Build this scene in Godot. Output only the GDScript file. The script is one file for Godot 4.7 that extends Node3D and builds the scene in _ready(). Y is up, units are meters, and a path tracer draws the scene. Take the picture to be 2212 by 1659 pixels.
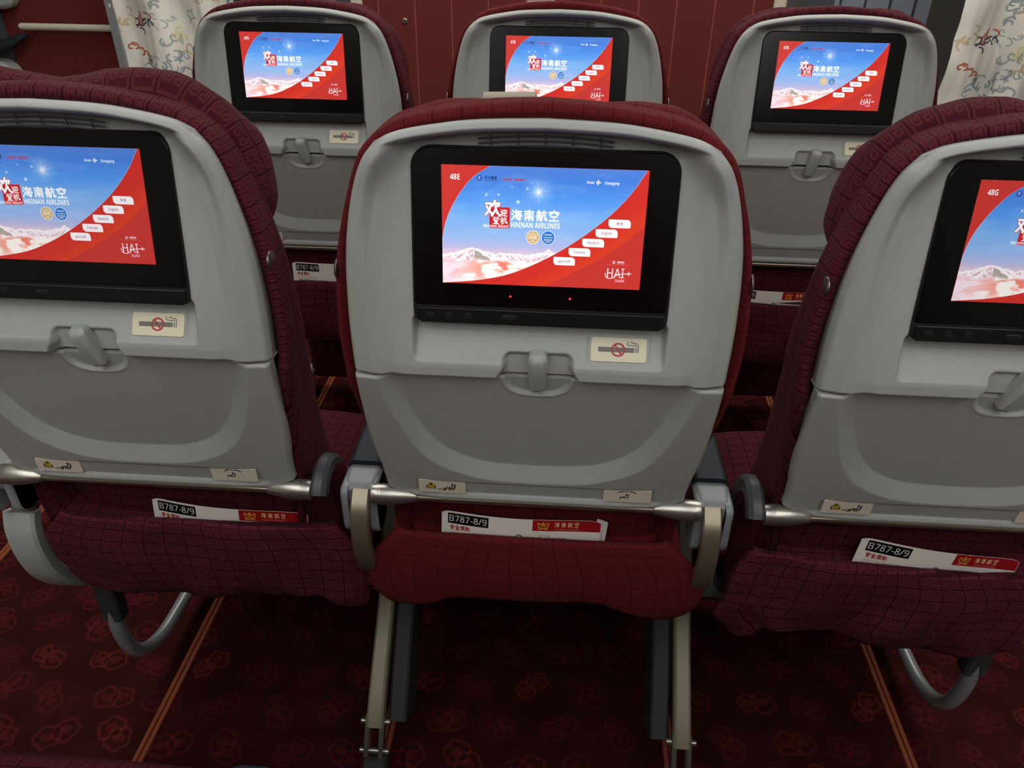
extends Node3D
# A dim aeroplane cabin: two rows of three seats seen from behind, with glowing seat-back screens.
# x to the right, y up, z towards the viewer. Row 48 has its tray rods at z = 0, row 47 one pitch further on.

const SPACING := 0.485
const PITCH := 0.793
const ROD := 0.624          # height of a tray rod; seat-back shapes are measured from it

var mat := {}
var made := {}
var taken := {}


func _ready() -> void:
	view_and_light()
	materials()
	setting()
	seats()
	cards()
	row_behind()
	front_of_cabin()


func view_and_light() -> void:
	var cam := Camera3D.new()
	cam.name = "camera"
	cam.fov = rad_to_deg(2.0 * atan(829.5 / 1671.7))
	cam.near = 0.02
	cam.far = 60.0
	add_child(cam)
	cam.position = Vector3(0.016, 1.26, 0.74)
	cam.rotation_degrees = Vector3(-32.04, 3.53, 0.74)
	cam.current = true
	var env := Environment.new()
	env.background_mode = Environment.BG_COLOR
	env.background_color = Color.BLACK
	env.tonemap_mode = Environment.TONE_MAPPER_LINEAR
	env.tonemap_exposure = 1.0
	env.sdfgi_enabled = true
	env.ssao_enabled = true
	env.ssil_enabled = true
	var we := WorldEnvironment.new()
	we.name = "world"
	we.environment = env
	add_child(we)
	# cabin ceiling lights: two long dimmed wash lights over the aisles and one over the centre bins
	for a in CEILING:
		ceiling_light(a[0], a[1], a[2], a[3], a[4], a[5])


# x, z, width, length, light energy, colour
const CEILING := [
	[-1.05, -1.7, 0.5, 3.4, 1.5, Color(1.0, 0.985, 0.95)],
	[1.05, -1.7, 0.5, 3.4, 1.5, Color(1.0, 0.985, 0.95)],
	[-1.05, 2.9, 0.5, 5.4, 2.9, Color(1.0, 0.99, 0.965)],
	[1.05, 2.9, 0.5, 5.4, 2.9, Color(1.0, 0.99, 0.965)],
	[0.0, 1.5, 0.7, 1.8, 0.85, Color(0.98, 0.99, 1.0)],
	[-0.45, -1.35, 0.5, 1.0, 0.6, Color(1.0, 0.985, 0.95)],
	[0.45, -1.35, 0.5, 1.0, 0.6, Color(1.0, 0.985, 0.95)],
]


func ceiling_light(x: float, z: float, w: float, l: float, energy: float, c: Color) -> void:
	var near := "D" if x < 0.0 else "G"
	var words := "long dimmed wash light panel behind row 48 over the aisle beside seats lettered %s" % near
	if x == 0.0:
		words = "dimmed ceiling light panel over the middle seats"
	elif l < 2.0:
		words = "short ceiling light panel before the red front wall, nearer seats lettered %s" % near
	elif z < 0.0:
		words = "wash light panel ahead of row 48 over the aisle beside seats lettered %s" % near
	var o := thing("ceiling_light", Vector3(x, 2.19, z), words, "light", "ceiling wash lights")
	var m := StandardMaterial3D.new()
	m.albedo_color = Color(0.85, 0.85, 0.83)
	m.emission_enabled = true
	m.emission = c
	m.emission_energy_multiplier = 0.6
	var g := Geo.new()
	g.plate(round_rect(-w / 2, -l / 2, w / 2, l / 2, 0.04, 4), -0.012, 0.0, 0.004)
	var d := part(o, "diffuser", g, m, Transform3D(Basis(Vector3.RIGHT, PI / 2), Vector3.ZERO))
	d.name = "diffuser"
	var li := AreaLight3D.new()
	li.name = "wash"
	li.area_size = Vector2(w, l)
	li.light_energy = energy
	li.light_color = c
	li.shadow_enabled = true
	li.area_range = 12.0
	o.add_child(li)
	li.transform = Transform3D(Basis(Vector3.RIGHT, -PI / 2), Vector3(0, -0.03, 0))


# ---------------------------------------------------------------- shapes

class Geo:
	var v := PackedVector3Array()
	var n := PackedVector3Array()
	var uv := PackedVector2Array()
	var ix := PackedInt32Array()

	# rows of points; normals are smooth inside one grid and hard between grids
	func grid(rows: Array, uvs: Array = [], closed := false) -> void:
		var base := v.size()
		var nr := rows.size()
		var nc: int = rows[0].size()
		var acc := PackedVector3Array()
		acc.resize(nr * nc)
		var p := PackedVector3Array()
		for r in rows:
			p.append_array(r)
		var last := nc if closed else nc - 1
		for r in nr - 1:
			for c in last:
				var c2 := (c + 1) % nc
				var a := r * nc + c
				var b := r * nc + c2
				var d := (r + 1) * nc + c
				var e := (r + 1) * nc + c2
				var fn := (p[e] - p[a]).cross(p[d] - p[b])
				acc[a] += fn
				acc[b] += fn
				acc[d] += fn
				acc[e] += fn
				ix.append_array([base + a, base + e, base + b, base + a, base + d, base + e])
		for k in acc.size():
			acc[k] = acc[k].normalized()
		v.append_array(p)
		n.append_array(acc)
		if uvs.is_empty():
			for k in p.size():
				uv.append(Vector2(p[k].x, -p[k].y))
		else:
			for r in uvs:
				uv.append_array(r)

	func tri_fan(ring: PackedVector3Array, centre: Vector3, flip := false) -> void:
		var fn := Vector3.ZERO
		for k in ring.size():
			fn += (ring[k] - centre).cross(ring[(k + 1) % ring.size()] - centre)
		fn = fn.normalized()
		if flip:
			fn = -fn
		var base := v.size()
		v.append(centre)
		n.append(fn)
		uv.append(Vector2(centre.x, -centre.y))
		for q in ring:
			v.append(q)
			n.append(fn)
			uv.append(Vector2(q.x, -q.y))
		for k in ring.size():
			var a := base + 1 + k
			var b := base + 1 + (k + 1) % ring.size()
			if flip:
				ix.append_array([base, a, b])
			else:
				ix.append_array([base, b, a])

	# a flat sheet with thickness: outline anticlockwise in x and y, from z0 (back) to z1 (front), front edge rounded; uv of the front runs 0..1 over its box
	func plate(outline: PackedVector2Array, z0: float, z1: float, bevel: float, shift := Transform3D()) -> void:
		var m := outline.size()
		var nrm := PackedVector2Array()
		for k in m:
			var t := (outline[(k + 1) % m] - outline[(k + m - 1) % m]).normalized()
			nrm.append(Vector2(t.y, -t.x))
		var ring := func(inset: float, z: float) -> PackedVector3Array:
			var out := PackedVector3Array()
			for k in m:
				var q: Vector2 = outline[k] - nrm[k] * inset
				out.append(shift * Vector3(q.x, q.y, z))
			return out
		grid([ring.call(0.0, z0), ring.call(0.0, z1 - bevel)], [], true)
		if bevel > 0.0:
			grid([ring.call(0.0, z1 - bevel), ring.call(bevel * 0.3, z1 - bevel * 0.3), ring.call(bevel, z1)], [], true)
		var box := Rect2(outline[0], Vector2.ZERO)
		for q in outline:
			box = box.expand(q)
		for side in 2:
			var z := z1 if side == 0 else z0
			var flat := PackedVector2Array()
			for k in m:
				flat.append(outline[k] - nrm[k] * (bevel if side == 0 else 0.0))
			var tris := Geometry2D.triangulate_polygon(flat)
			var base := v.size()
			var up := (shift.basis * Vector3(0, 0, 1 if side == 0 else -1)).normalized()
			for q in flat:
				v.append(shift * Vector3(q.x, q.y, z))
				n.append(up)
				uv.append(Vector2((q.x - box.position.x) / box.size.x, 1.0 - (q.y - box.position.y) / box.size.y))
			for k in range(0, tris.size(), 3):
				var a := flat[tris[k]]
				var b := flat[tris[k + 1]]
				var c := flat[tris[k + 2]]
				var turn := (b - a).cross(c - a) > 0.0
				if turn == (side == 0):
					ix.append_array([base + tris[k], base + tris[k + 2], base + tris[k + 1]])
				else:
					ix.append_array([base + tris[k], base + tris[k + 1], base + tris[k + 2]])

	# a tube along a path; radius may be one number or one per point
	func tube(path: PackedVector3Array, radius, sides := 14, squash := 1.0) -> void:
		var rows := []
		var side := Vector3.ZERO
		for k in path.size():
			var t := (path[mini(k + 1, path.size() - 1)] - path[maxi(k - 1, 0)]).normalized()
			if side == Vector3.ZERO:
				side = t.cross(Vector3.UP if absf(t.y) < 0.9 else Vector3.RIGHT).normalized()
			side = (side - t * side.dot(t)).normalized()
			var other := t.cross(side)
			var r: float = radius[k] if radius is PackedFloat32Array or radius is Array else radius
			var row := PackedVector3Array()
			for s in sides:
				var a := TAU * s / sides
				row.append(path[k] + side * cos(a) * r + other * sin(a) * r * squash)
			rows.append(row)
		grid(rows, [], true)
		tri_fan(rows[0], path[0], true)
		tri_fan(rows[-1], path[-1])

	# a flat strap of width w (along x) and thickness t that follows a path in y and z
	func strap(path: PackedVector3Array, w: float, t: float, bevel := 0.002) -> void:
		var rows := []
		for k in path.size():
			var d := (path[mini(k + 1, path.size() - 1)] - path[maxi(k - 1, 0)]).normalized()
			var out := d.cross(Vector3.RIGHT).normalized()
			var x := Vector3.RIGHT * (w / 2)
			var o := out * (t / 2)
			var bx := Vector3.RIGHT * bevel
			var bo := out * bevel
			rows.append(PackedVector3Array([path[k] - x + o - bo, path[k] - x + o - bo, path[k] - x + o + bx, path[k] - x + o + bx, path[k] + x + o - bx, path[k] + x + o - bx, path[k] + x + o - bo, path[k] + x + o - bo, path[k] + x - o + bo, path[k] + x - o + bo, path[k] + x - o - bx, path[k] + x - o - bx, path[k] - x - o + bx, path[k] - x - o + bx, path[k] - x - o + bo, path[k] - x - o + bo]))
		for f in 8:
			var strip := []
			for r in rows:
				strip.append(PackedVector3Array([r[f * 2 + 1], r[(f * 2 + 2) % 16]]))
			grid(strip)
		tri_fan(rows[0], path[0])
		tri_fan(rows[-1], path[-1], true)

	# rings joined one to the next; both ends closed
	func loft(rings: Array, uvs: Array = []) -> void:
		grid(rings, uvs, true)
		for e in [0, rings.size() - 1]:
			var c := Vector3.ZERO
			for q in rings[e]:
				c += q
			tri_fan(rings[e], c / rings[e].size(), e == 0)

	func box(lo: Vector3, hi: Vector3, bevel := 0.0) -> void:
		plate(PackedVector2Array([Vector2(lo.x, lo.y), Vector2(hi.x, lo.y), Vector2(hi.x, hi.y), Vector2(lo.x, hi.y)]), lo.z, hi.z, bevel)

	func mesh() -> ArrayMesh:
		var a := []
		a.resize(Mesh.ARRAY_MAX)
		a[Mesh.ARRAY_VERTEX] = v
		a[Mesh.ARRAY_NORMAL] = n
		a[Mesh.ARRAY_TEX_UV] = uv
		a[Mesh.ARRAY_INDEX] = ix
		var m := ArrayMesh.new()
		m.add_surface_from_arrays(Mesh.PRIMITIVE_TRIANGLES, a)
		return m


func round_rect(x0: float, y0: float, x1: float, y1: float, r, seg := 5) -> PackedVector2Array:
	# r: one radius, or four (bottom right, top right, top left, bottom left)
	var rr: Array = r if r is Array else [r, r, r, r]
	var out := PackedVector2Array()
	var cs := [Vector2(x1, y0), Vector2(x1, y1), Vector2(x0, y1), Vector2(x0, y0)]
	var sg := [Vector2(-1, 1), Vector2(-1, -1), Vector2(1, -1), Vector2(1, 1)]
	for k in 4:
		var c: Vector2 = cs[k] + sg[k] * rr[k]
		for s in seg + 1:
			var a := -PI / 2 + PI / 2 * k + PI / 2 * s / seg
			out.append(c + Vector2(cos(a), sin(a)) * rr[k])
	return out


func smooth_path(pts: Array, per := 6) -> PackedVector3Array:
	var out := PackedVector3Array()
	for k in pts.size() - 1:
		var a: Vector3 = pts[maxi(k - 1, 0)]
		var b: Vector3 = pts[k]
		var c: Vector3 = pts[k + 1]
		var d: Vector3 = pts[mini(k + 2, pts.size() - 1)]
		for s in per:
			out.append(b.cubic_interpolate(c, a, d, float(s) / per))
	out.append(pts[-1])
	return out


# smooth curve through given points
func along(xs: PackedFloat32Array, ys: PackedFloat32Array, x: float) -> float:
	var m := xs.size()
	if x <= xs[0]:
		return ys[0]
	if x >= xs[m - 1]:
		return ys[m - 1]
	var k := 0
	while x > xs[k + 1]:
		k += 1
	var h := xs[k + 1] - xs[k]
	var t := (x - xs[k]) / h
	var s := (ys[k + 1] - ys[k]) / h
	var s0 := s if k == 0 else (ys[k] - ys[k - 1]) / (xs[k] - xs[k - 1])
	var s1 := s if k + 2 >= m else (ys[k + 2] - ys[k + 1]) / (xs[k + 2] - xs[k + 1])
	var ma := 0.0 if s0 * s <= 0.0 else 2.0 * s0 * s / (s0 + s)
	var mb := 0.0 if s1 * s <= 0.0 else 2.0 * s1 * s / (s1 + s)
	if k == 0:
		ma = s
	if k + 2 >= m:
		mb = s
	var t2 := t * t
	var t3 := t2 * t
	return (2 * t3 - 3 * t2 + 1) * ys[k] + (t3 - 2 * t2 + t) * h * ma + (3 * t2 - 2 * t3) * ys[k + 1] + (t3 - t2) * h * mb


# ---------------------------------------------------------------- objects

func numbered(called: String) -> String:
	taken[called] = taken.get(called, -1) + 1
	return called if taken[called] == 0 else "%s_%03d" % [called, taken[called]]


func thing(called: String, at: Vector3, label: String, category: String, group := "") -> Node3D:
	var o := Node3D.new()
	o.name = numbered(called)
	add_child(o)
	o.position = at
	describe(o, label, category, group)
	return o


func describe(o: Node3D, label: String, category: String, group := "") -> void:
	o.set_meta("label", label)
	o.set_meta("category", category)
	if group:
		o.set_meta("group", group)


# shape: a Geo or a finished mesh
func part(parent: Node, called: String, shape, m: Material, t := Transform3D(), label := "") -> MeshInstance3D:
	var o := MeshInstance3D.new()
	o.name = called
	o.mesh = shape.mesh() if shape is Geo else shape
	o.material_override = m
	o.transform = t
	o.cast_shadow = GeometryInstance3D.SHADOW_CASTING_SETTING_ON
	parent.add_child(o, true)
	if label:
		o.set_meta("label", label)
	return o


func structure(called: String, shape, m: Material, t := Transform3D(), label := "", category := "") -> MeshInstance3D:
	var o := part(self, called, shape, m, t)
	o.set_meta("kind", "structure")
	if label:
		describe(o, label, category)
	return o


# ---------------------------------------------------------------- drawing flat print

class Canvas:
	var w: int
	var h: int
	var d := PackedByteArray()

	func _init(cw: int, ch: int, c: Color) -> void:
		w = cw
		h = ch
		d.resize(w * h * 3)
		for k in w * h:
			d[k * 3] = c.r8
			d[k * 3 + 1] = c.g8
			d[k * 3 + 2] = c.b8

	func put(x: int, y: int, c: Color, a: float) -> void:
		if x < 0 or y < 0 or x >= w or y >= h or a <= 0.0:
			return
		var k := (y * w + x) * 3
		var b := minf(a, 1.0) * c.a
		d[k] = int(d[k] + (c.r8 - d[k]) * b)
		d[k + 1] = int(d[k + 1] + (c.g8 - d[k + 1]) * b)
		d[k + 2] = int(d[k + 2] + (c.b8 - d[k + 2]) * b)

	func rect(x0: float, y0: float, x1: float, y1: float, c: Color) -> void:
		for y in range(int(floor(y0)), int(ceil(y1))):
			for x in range(int(floor(x0)), int(ceil(x1))):
				put(x, y, c, clampf(minf(x1 - x, minf(x + 1 - x0, minf(y1 - y, y + 1 - y0))), 0.0, 1.0))

	func disc(cx: float, cy: float, r: float, c: Color, hole := -1.0) -> void:
		for y in range(int(cy - r) - 1, int(cy + r) + 2):
			for x in range(int(cx - r) - 1, int(cx + r) + 2):
				var q := Vector2(x + 0.5 - cx, y + 0.5 - cy).length()
				var a := clampf(r - q + 0.5, 0.0, 1.0)
				if hole > 0.0:
					a *= clampf(q - hole + 0.5, 0.0, 1.0)
				put(x, y, c, a)

	func glow(cx: float, cy: float, r: float, c: Color) -> void:
		for y in range(int(cy - r), int(cy + r) + 1):
			for x in range(int(cx - r), int(cx + r) + 1):
				var q := Vector2(x + 0.5 - cx, y + 0.5 - cy).length() / r
				if q < 1.0:
					put(x, y, c, (1.0 - q) * (1.0 - q))

	# several polylines of one line width, drawn as one shape
	func lines(all: Array, width: float, c: Color) -> void:
		var segs := []
		var box := Rect2(all[0][0], Vector2.ZERO)
		for l in all:
			for k in l.size():
				box = box.expand(l[k])
				if k:
					segs.append([l[k - 1], l[k]])
		box = box.grow(width + 1.0)
		var hw := width / 2.0
		var bx := int(box.position.x)
		var by := int(box.position.y)
		var mw := int(box.size.x) + 3
		var mh := int(box.size.y) + 3
		var cover := PackedFloat32Array()
		cover.resize(mw * mh)
		for s in segs:
			var a: Vector2 = s[0]
			var b: Vector2 = s[1]
			var ab := b - a
			var inv := 1.0 / maxf(ab.length_squared(), 1e-6)
			for y in range(int(minf(a.y, b.y) - hw) - 1, int(maxf(a.y, b.y) + hw) + 2):
				for x in range(int(minf(a.x, b.x) - hw) - 1, int(maxf(a.x, b.x) + hw) + 2):
					var k := (y - by) * mw + x - bx
					if k < 0 or k >= cover.size() or cover[k] >= 1.0:
						continue
					var p := Vector2(x + 0.5, y + 0.5) - a
					var q := hw - (p - ab * clampf(p.dot(ab) * inv, 0.0, 1.0)).length() + 0.5
					if q > cover[k]:
						cover[k] = q
		for y in mh:
			for x in mw:
				if cover[y * mw + x] > 0.0:
					put(bx + x, by + y, c, cover[y * mw + x])

	func tris(pts: PackedVector2Array, c: Color) -> void:
		var box := Rect2(pts[0], Vector2.ZERO)
		for q in pts:
			box = box.expand(q)
		var x0 := int(box.position.x) - 1
		var y0 := int(box.position.y) - 1
		var mw := int(box.size.x) + 4
		var mh := int(box.size.y) + 4
		var cover := PackedFloat32Array()
		cover.resize(mw * mh)
		for k in range(0, pts.size(), 3):
			var a := pts[k]
			var b := pts[k + 1]
			var e := pts[k + 2]
			var area := (b - a).cross(e - a)
			if absf(area) < 1e-6:
				continue
			var xa := int(minf(a.x, minf(b.x, e.x)))
			var xb := int(maxf(a.x, maxf(b.x, e.x)))
			var ya := int(minf(a.y, minf(b.y, e.y)))
			var yb := int(maxf(a.y, maxf(b.y, e.y)))
			for y in range(ya, yb + 1):
				for x in range(xa, xb + 1):
					var hits := 0
					for s in 9:
						var p := Vector2(x + (s % 3 + 0.5) / 3.0, y + (s / 3 + 0.5) / 3.0)
						if (b - a).cross(p - a) / area >= 0.0 and (e - b).cross(p - b) / area >= 0.0 and (a - e).cross(p - e) / area >= 0.0:
							hits += 1
					if hits:
						cover[(y - y0) * mw + x - x0] += hits / 9.0
		for y in mh:
			for x in mw:
				if cover[y * mw + x] > 0.0:
					put(x0 + x, y0 + y, c, cover[y * mw + x])

	func copy() -> Canvas:
		var o := Canvas.new(1, 1, Color.BLACK)
		o.w = w
		o.h = h
		o.d = d.duplicate()
		return o

	func image() -> Image:
		return Image.create_from_data(w, h, false, Image.FORMAT_RGB8, d)

	func texture() -> ImageTexture:
		return ImageTexture.create_from_image(image())


# lettering: the left end, the baseline and the height of a capital, in pixels; returns the width
func write(cv: Canvas, text: String, x: float, base: float, cap: float, c: Color, bold := false, width := 0.0, spread := 1.0) -> float:
	var tm := TextMesh.new()
	var f := SystemFont.new()
	f.font_names = PackedStringArray(["Droid Sans"])
	f.font_weight = 700 if bold else 400
	tm.font = f
	tm.font_size = 64
	tm.pixel_size = 1.0
	tm.depth = 0.0
	tm.curve_step = 2.0
	tm.text = text
	tm.horizontal_alignment = HORIZONTAL_ALIGNMENT_LEFT
	tm.vertical_alignment = VERTICAL_ALIGNMENT_BOTTOM
	var s := tm.surface_get_arrays(0)
	var vs: PackedVector3Array = s[Mesh.ARRAY_VERTEX]
	var ids: PackedInt32Array = s[Mesh.ARRAY_INDEX] if s[Mesh.ARRAY_INDEX] != null else PackedInt32Array(range(vs.size()))
	var probe := 45.7    # height of a capital at this font size
	var lo := Vector2(1e9, 1e9)
	var hi := -lo
	for q in vs:
		lo = lo.min(Vector2(q.x, q.y))
		hi = hi.max(Vector2(q.x, q.y))
	var low := 0.0
	for ch in "gjpqyçру":
		if text.contains(ch):
			low = 15.5 if ch != "ç" else 15.0
	var k := cap / probe
	var kx := width / (hi.x - lo.x) if width > 0.0 else k * spread
	var pts := PackedVector2Array()
	for i in ids:
		pts.append(Vector2(x + (vs[i].x - lo.x) * kx, base - (vs[i].y - lo.y - low) * k))
	cv.tris(pts, c)
	return (hi.x - lo.x) * kx


const HAN := {
	"海": [[12, 12, 24, 22], [6, 36, 18, 45], [6, 92, 24, 62], [46, 6, 34, 28], [42, 18, 92, 18], [44, 34, 84, 34, 82, 70, 78, 92, 68, 90], [46, 34, 40, 77, 84, 77], [32, 55, 97, 55], [60, 40, 66, 48], [58, 62, 64, 70]],
	"南": [[12, 16, 88, 16], [50, 4, 50, 32], [16, 94, 16, 34, 84, 34, 84, 90, 74, 92], [36, 42, 42, 50], [64, 42, 58, 50], [32, 57, 68, 57], [28, 73, 72, 73], [50, 57, 50, 94]],
	"航": [[26, 4, 20, 16], [12, 92, 14, 18, 40, 18, 40, 88, 32, 88], [4, 52, 48, 52], [24, 28, 28, 38], [24, 62, 28, 72], [70, 4, 72, 16], [52, 22, 96, 22], [60, 40, 58, 70, 48, 92], [60, 40, 82, 40, 82, 84, 96, 86, 96, 72]],
	"空": [[50, 2, 52, 12], [10, 30, 10, 16, 90, 16, 90, 30], [36, 24, 16, 44], [62, 24, 84, 42], [24, 54, 76, 54], [50, 54, 50, 90], [10, 90, 90, 90]],
	"欢": [[8, 22, 42, 22, 28, 60, 6, 88], [12, 38, 42, 80], [64, 4, 50, 34], [58, 20, 92, 20, 84, 36], [70, 30, 66, 60, 46, 92], [70, 52, 80, 76, 96, 92]],
	"迎": [[12, 10, 20, 20], [6, 38, 22, 38, 20, 72, 6, 82], [20, 74, 44, 88, 96, 90], [54, 12, 38, 22, 38, 66, 56, 58], [64, 76, 64, 18, 90, 18, 90, 58, 80, 56]],
	"登": [[14, 12, 42, 12, 32, 30, 8, 44], [22, 20, 30, 28], [88, 8, 58, 24], [66, 6, 76, 22, 94, 40], [34, 42, 66, 42], [30, 54, 70, 54, 70, 70, 30, 70, 30, 54], [36, 76, 42, 86], [64, 76, 58, 86], [12, 92, 88, 92]],
	"机": [[4, 28, 44, 28], [24, 4, 24, 94], [24, 34, 6, 66], [26, 40, 40, 54], [56, 14, 56, 56, 44, 90], [56, 14, 80, 14, 80, 80, 94, 84, 96, 68]],
	"方": [[50, 4, 54, 14], [10, 24, 90, 24], [44, 24, 40, 60, 14, 92], [42, 48, 78, 48, 74, 86, 60, 84]],
	"大": [[10, 36, 90, 36], [50, 6, 48, 44, 12, 92], [52, 44, 88, 92]],
	"集": [[30, 4, 16, 26], [26, 16, 26, 56], [56, 4, 60, 12], [26, 16, 84, 16], [28, 30, 78, 30], [28, 42, 78, 42], [26, 56, 86, 56], [54, 16, 54, 56], [10, 68, 90, 68], [50, 58, 50, 96], [46, 70, 14, 90], [54, 70, 86, 90]],
	"团": [[12, 10, 88, 10, 88, 92, 12, 92, 12, 10], [24, 36, 76, 36], [56, 20, 56, 78, 46, 76], [54, 38, 26, 70]],
	"中": [[16, 26, 84, 26, 84, 62, 16, 62, 16, 26], [50, 4, 50, 96]],
	"文": [[50, 4, 54, 16], [8, 26, 92, 26], [72, 28, 54, 64, 12, 92], [28, 30, 50, 66, 90, 92]],
	"安": [[50, 2, 52, 10], [12, 30, 12, 16, 88, 16, 88, 30], [46, 26, 30, 62, 74, 92], [66, 44, 54, 72, 20, 92], [8, 46, 92, 46]],
	"全": [[50, 4, 10, 44], [50, 4, 90, 44], [28, 48, 72, 48], [30, 68, 70, 68], [12, 92, 88, 92], [50, 48, 50, 92]],
	"须": [[36, 6, 10, 28], [38, 32, 10, 54], [40, 58, 8, 92], [48, 12, 96, 12], [68, 12, 64, 24], [54, 74, 54, 26, 90, 26, 90, 74], [72, 36, 70, 66, 48, 94], [76, 70, 94, 92]],
	"知": [[22, 4, 10, 28], [16, 20, 46, 20], [4, 44, 50, 44], [28, 20, 26, 60, 6, 92], [30, 58, 46, 86], [60, 22, 92, 22, 92, 80, 60, 80, 60, 22]],
}


func han(cv: Canvas, text: String, x: float, y: float, sx: float, sy: float, step: float, width: float, c: Color) -> void:
	for k in text.length():
		var all := []
		for l in HAN[text[k]]:
			var line := PackedVector2Array()
			for q in range(0, l.size(), 2):
				line.append(Vector2(x + k * step + l[q] * sx / 100.0, y + l[q + 1] * sy / 100.0))
			all.append(line)
		cv.lines(all, width, c)


func curve2(flat: Array, sx: float, sy: float, ox := 0.0, oy := 0.0, per := 6) -> PackedVector2Array:
	var p := PackedVector2Array()
	for k in range(0, flat.size(), 2):
		p.append(Vector2(flat[k] * sx + ox, flat[k + 1] * sy + oy))
	var out := PackedVector2Array()
	for k in p.size() - 1:
		for s in per:
			out.append(p[k].cubic_interpolate(p[k + 1], p[maxi(k - 1, 0)], p[mini(k + 2, p.size() - 1)], float(s) / per))
	out.append(p[-1])
	return out


# the welcome picture on the screens, without the seat number
func welcome() -> Canvas:
	var w := 960
	var h := 540
	var cv := Canvas.new(w, h, Color8(203, 52, 45))
	var noise := FastNoiseLite.new()
	noise.seed = 5
	noise.frequency = 0.006
	noise.fractal_octaves = 5
	var ridge := FastNoiseLite.new()
	ridge.seed = 11
	ridge.frequency = 0.012
	ridge.fractal_octaves = 4
	var lv := PackedFloat32Array([0.0, 0.1, 0.2, 0.3, 0.42, 0.52, 0.62, 0.72, 1.0])
	var lu := PackedFloat32Array([0.235, 0.15, 0.1, 0.062, 0.028, 0.01, 0.0, -0.01, -0.02])
	var rv := PackedFloat32Array([0.0, 0.155, 0.35, 0.53, 0.69, 0.81, 0.915, 0.97, 1.0])
	var ru := PackedFloat32Array([0.99, 0.935, 0.84, 0.72, 0.588, 0.463, 0.315, 0.163, 0.0])
	var sv := PackedFloat32Array([0.0, 0.445, 0.585, 0.77, 0.89, 1.0])
	var su := PackedFloat32Array([1.35, 1.0, 0.915, 0.762, 0.635, 0.515])
	var sky := Gradient.new()
	sky.offsets = PackedFloat32Array([0.0, 0.1, 0.26, 0.42, 0.58, 0.68, 0.74])
	sky.colors = PackedColorArray([Color8(82, 128, 212), Color8(70, 128, 220), Color8(82, 150, 238), Color8(122, 176, 238), Color8(150, 184, 236), Color8(186, 186, 226), Color8(216, 196, 218)])
	for y in h:
		var v := (y + 0.5) / h
		var xl := along(lv, lu, v) * w
		var xr := along(rv, ru, v) * w
		var xs := along(sv, su, v) * w
		var sc := sky.sample(v)
		for x in w:
			var c: Color
			var u := (x + 0.5) / w
			if x < xl or x > xr:
				if x < xl:
					c = Color8(203, 54, 48)
				elif x < xs:
					var q := clampf((xs - x) / 170.0, 0.0, 1.0)
					c = Color8(216, 62, 38).lerp(Color8(206, 48, 40), q)
				else:
					c = Color8(196, 54, 48)
				var rim := minf(absf(x - xl), absf(x - xr))
				if rim < 2.0:
					c = c.lerp(Color8(190, 205, 240), 0.4 * (1.0 - rim / 2.0))
			else:
				c = sc
				if v < 0.6:
					c = c.lightened(clampf(noise.get_noise_2d(x * 0.5, y * 2.2) * 0.16, -0.1, 0.14)) if noise.get_noise_2d(x * 0.5, y * 2.2) > 0 else c
				var jag := 0.02 * ridge.get_noise_1d(x * 1.6) + 0.009 * absf(ridge.get_noise_1d(x * 6.0 + 90.0))
				var peak := 0.745 - 0.062 * exp(-pow((u - 0.155) / 0.08, 2.0)) - 0.085 * exp(-absf(u - 0.535) / 0.05) - 0.03 * exp(-pow((u - 0.34) / 0.07, 2.0)) + jag
				if v > peak:
					# snow with bare rock in streaks that run down the slopes
					var slant := x * 1.0 + (y * 1.3 if u < 0.155 or (u > 0.4 and u < 0.535) else y * -1.3)
					var rock := 1.0 - absf(ridge.get_noise_2d(slant * 3.0, y * 1.1)) * 3.2 + 0.5 * ridge.get_noise_2d(x * 4.0, y * 4.0)
					c = Color8(250, 243, 246).lerp(Color8(190, 140, 158), 0.8 * smoothstep(0.45, 1.0, rock) * smoothstep(0.004, 0.03, v - peak))
					var edge := peak + 0.012 + (u - 0.163) * 0.55
					if u > 0.163 and u < 0.24 and v > edge and v < 0.80 - (0.24 - u) * 0.35:
						c = c.lerp(Color8(150, 140, 124), 0.7 * smoothstep(0.0, 0.006, v - edge))
					var deep := smoothstep(0.0, 0.05, v - 0.775 + 0.05 * noise.get_noise_2d(x * 0.9, y * 0.9 + 40.0))
					var puff := noise.get_noise_2d(x * 0.9 + 300.0, y * 2.1) + 0.4 * ridge.get_noise_2d(x * 1.1, y * 2.6)
					var warm := smoothstep(-0.12, 0.3, puff) * (1.0 - smoothstep(0.9, 1.0, v))
					var cloud := Color8(255, 246, 240).lerp(Color8(240, 132, 112), warm * (0.45 + 0.55 * smoothstep(0.08, 0.3, u)))
					cloud = cloud.lerp(Color8(236, 200, 230), 0.5 * (1.0 - smoothstep(0.0, 0.2, u)))
					c = c.lerp(cloud, deep)
				elif v > 0.66 and u < 0.75:
					c = c.lerp(Color8(236, 200, 214), 0.5 * smoothstep(0.66, 0.74, v))
				var rim := minf(absf(x - xl), absf(x - xr))
				if rim < 3.0:
					c = c.lerp(Color8(214, 226, 250), 0.75 * (1.0 - rim / 3.0))
			var k := (y * w + x) * 3
			cv.d[k] = c.r8
			cv.d[k + 1] = c.g8
			cv.d[k + 2] = c.b8
	# faint rings and the stars
	cv.disc(0.315 * w, 0.36 * h, 118, Color(0.85, 0.92, 1.0, 0.16), 115)
	cv.disc(0.315 * w, 0.36 * h, 114, Color(0.75, 0.85, 1.0, 0.07))
	cv.disc(0.50 * w, 0.26 * h, 98, Color(0.85, 0.92, 1.0, 0.08), 95)
	cv.glow(0.474 * w, 0.2 * h, 92, Color(0.86, 0.93, 1.0, 0.62))
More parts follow.
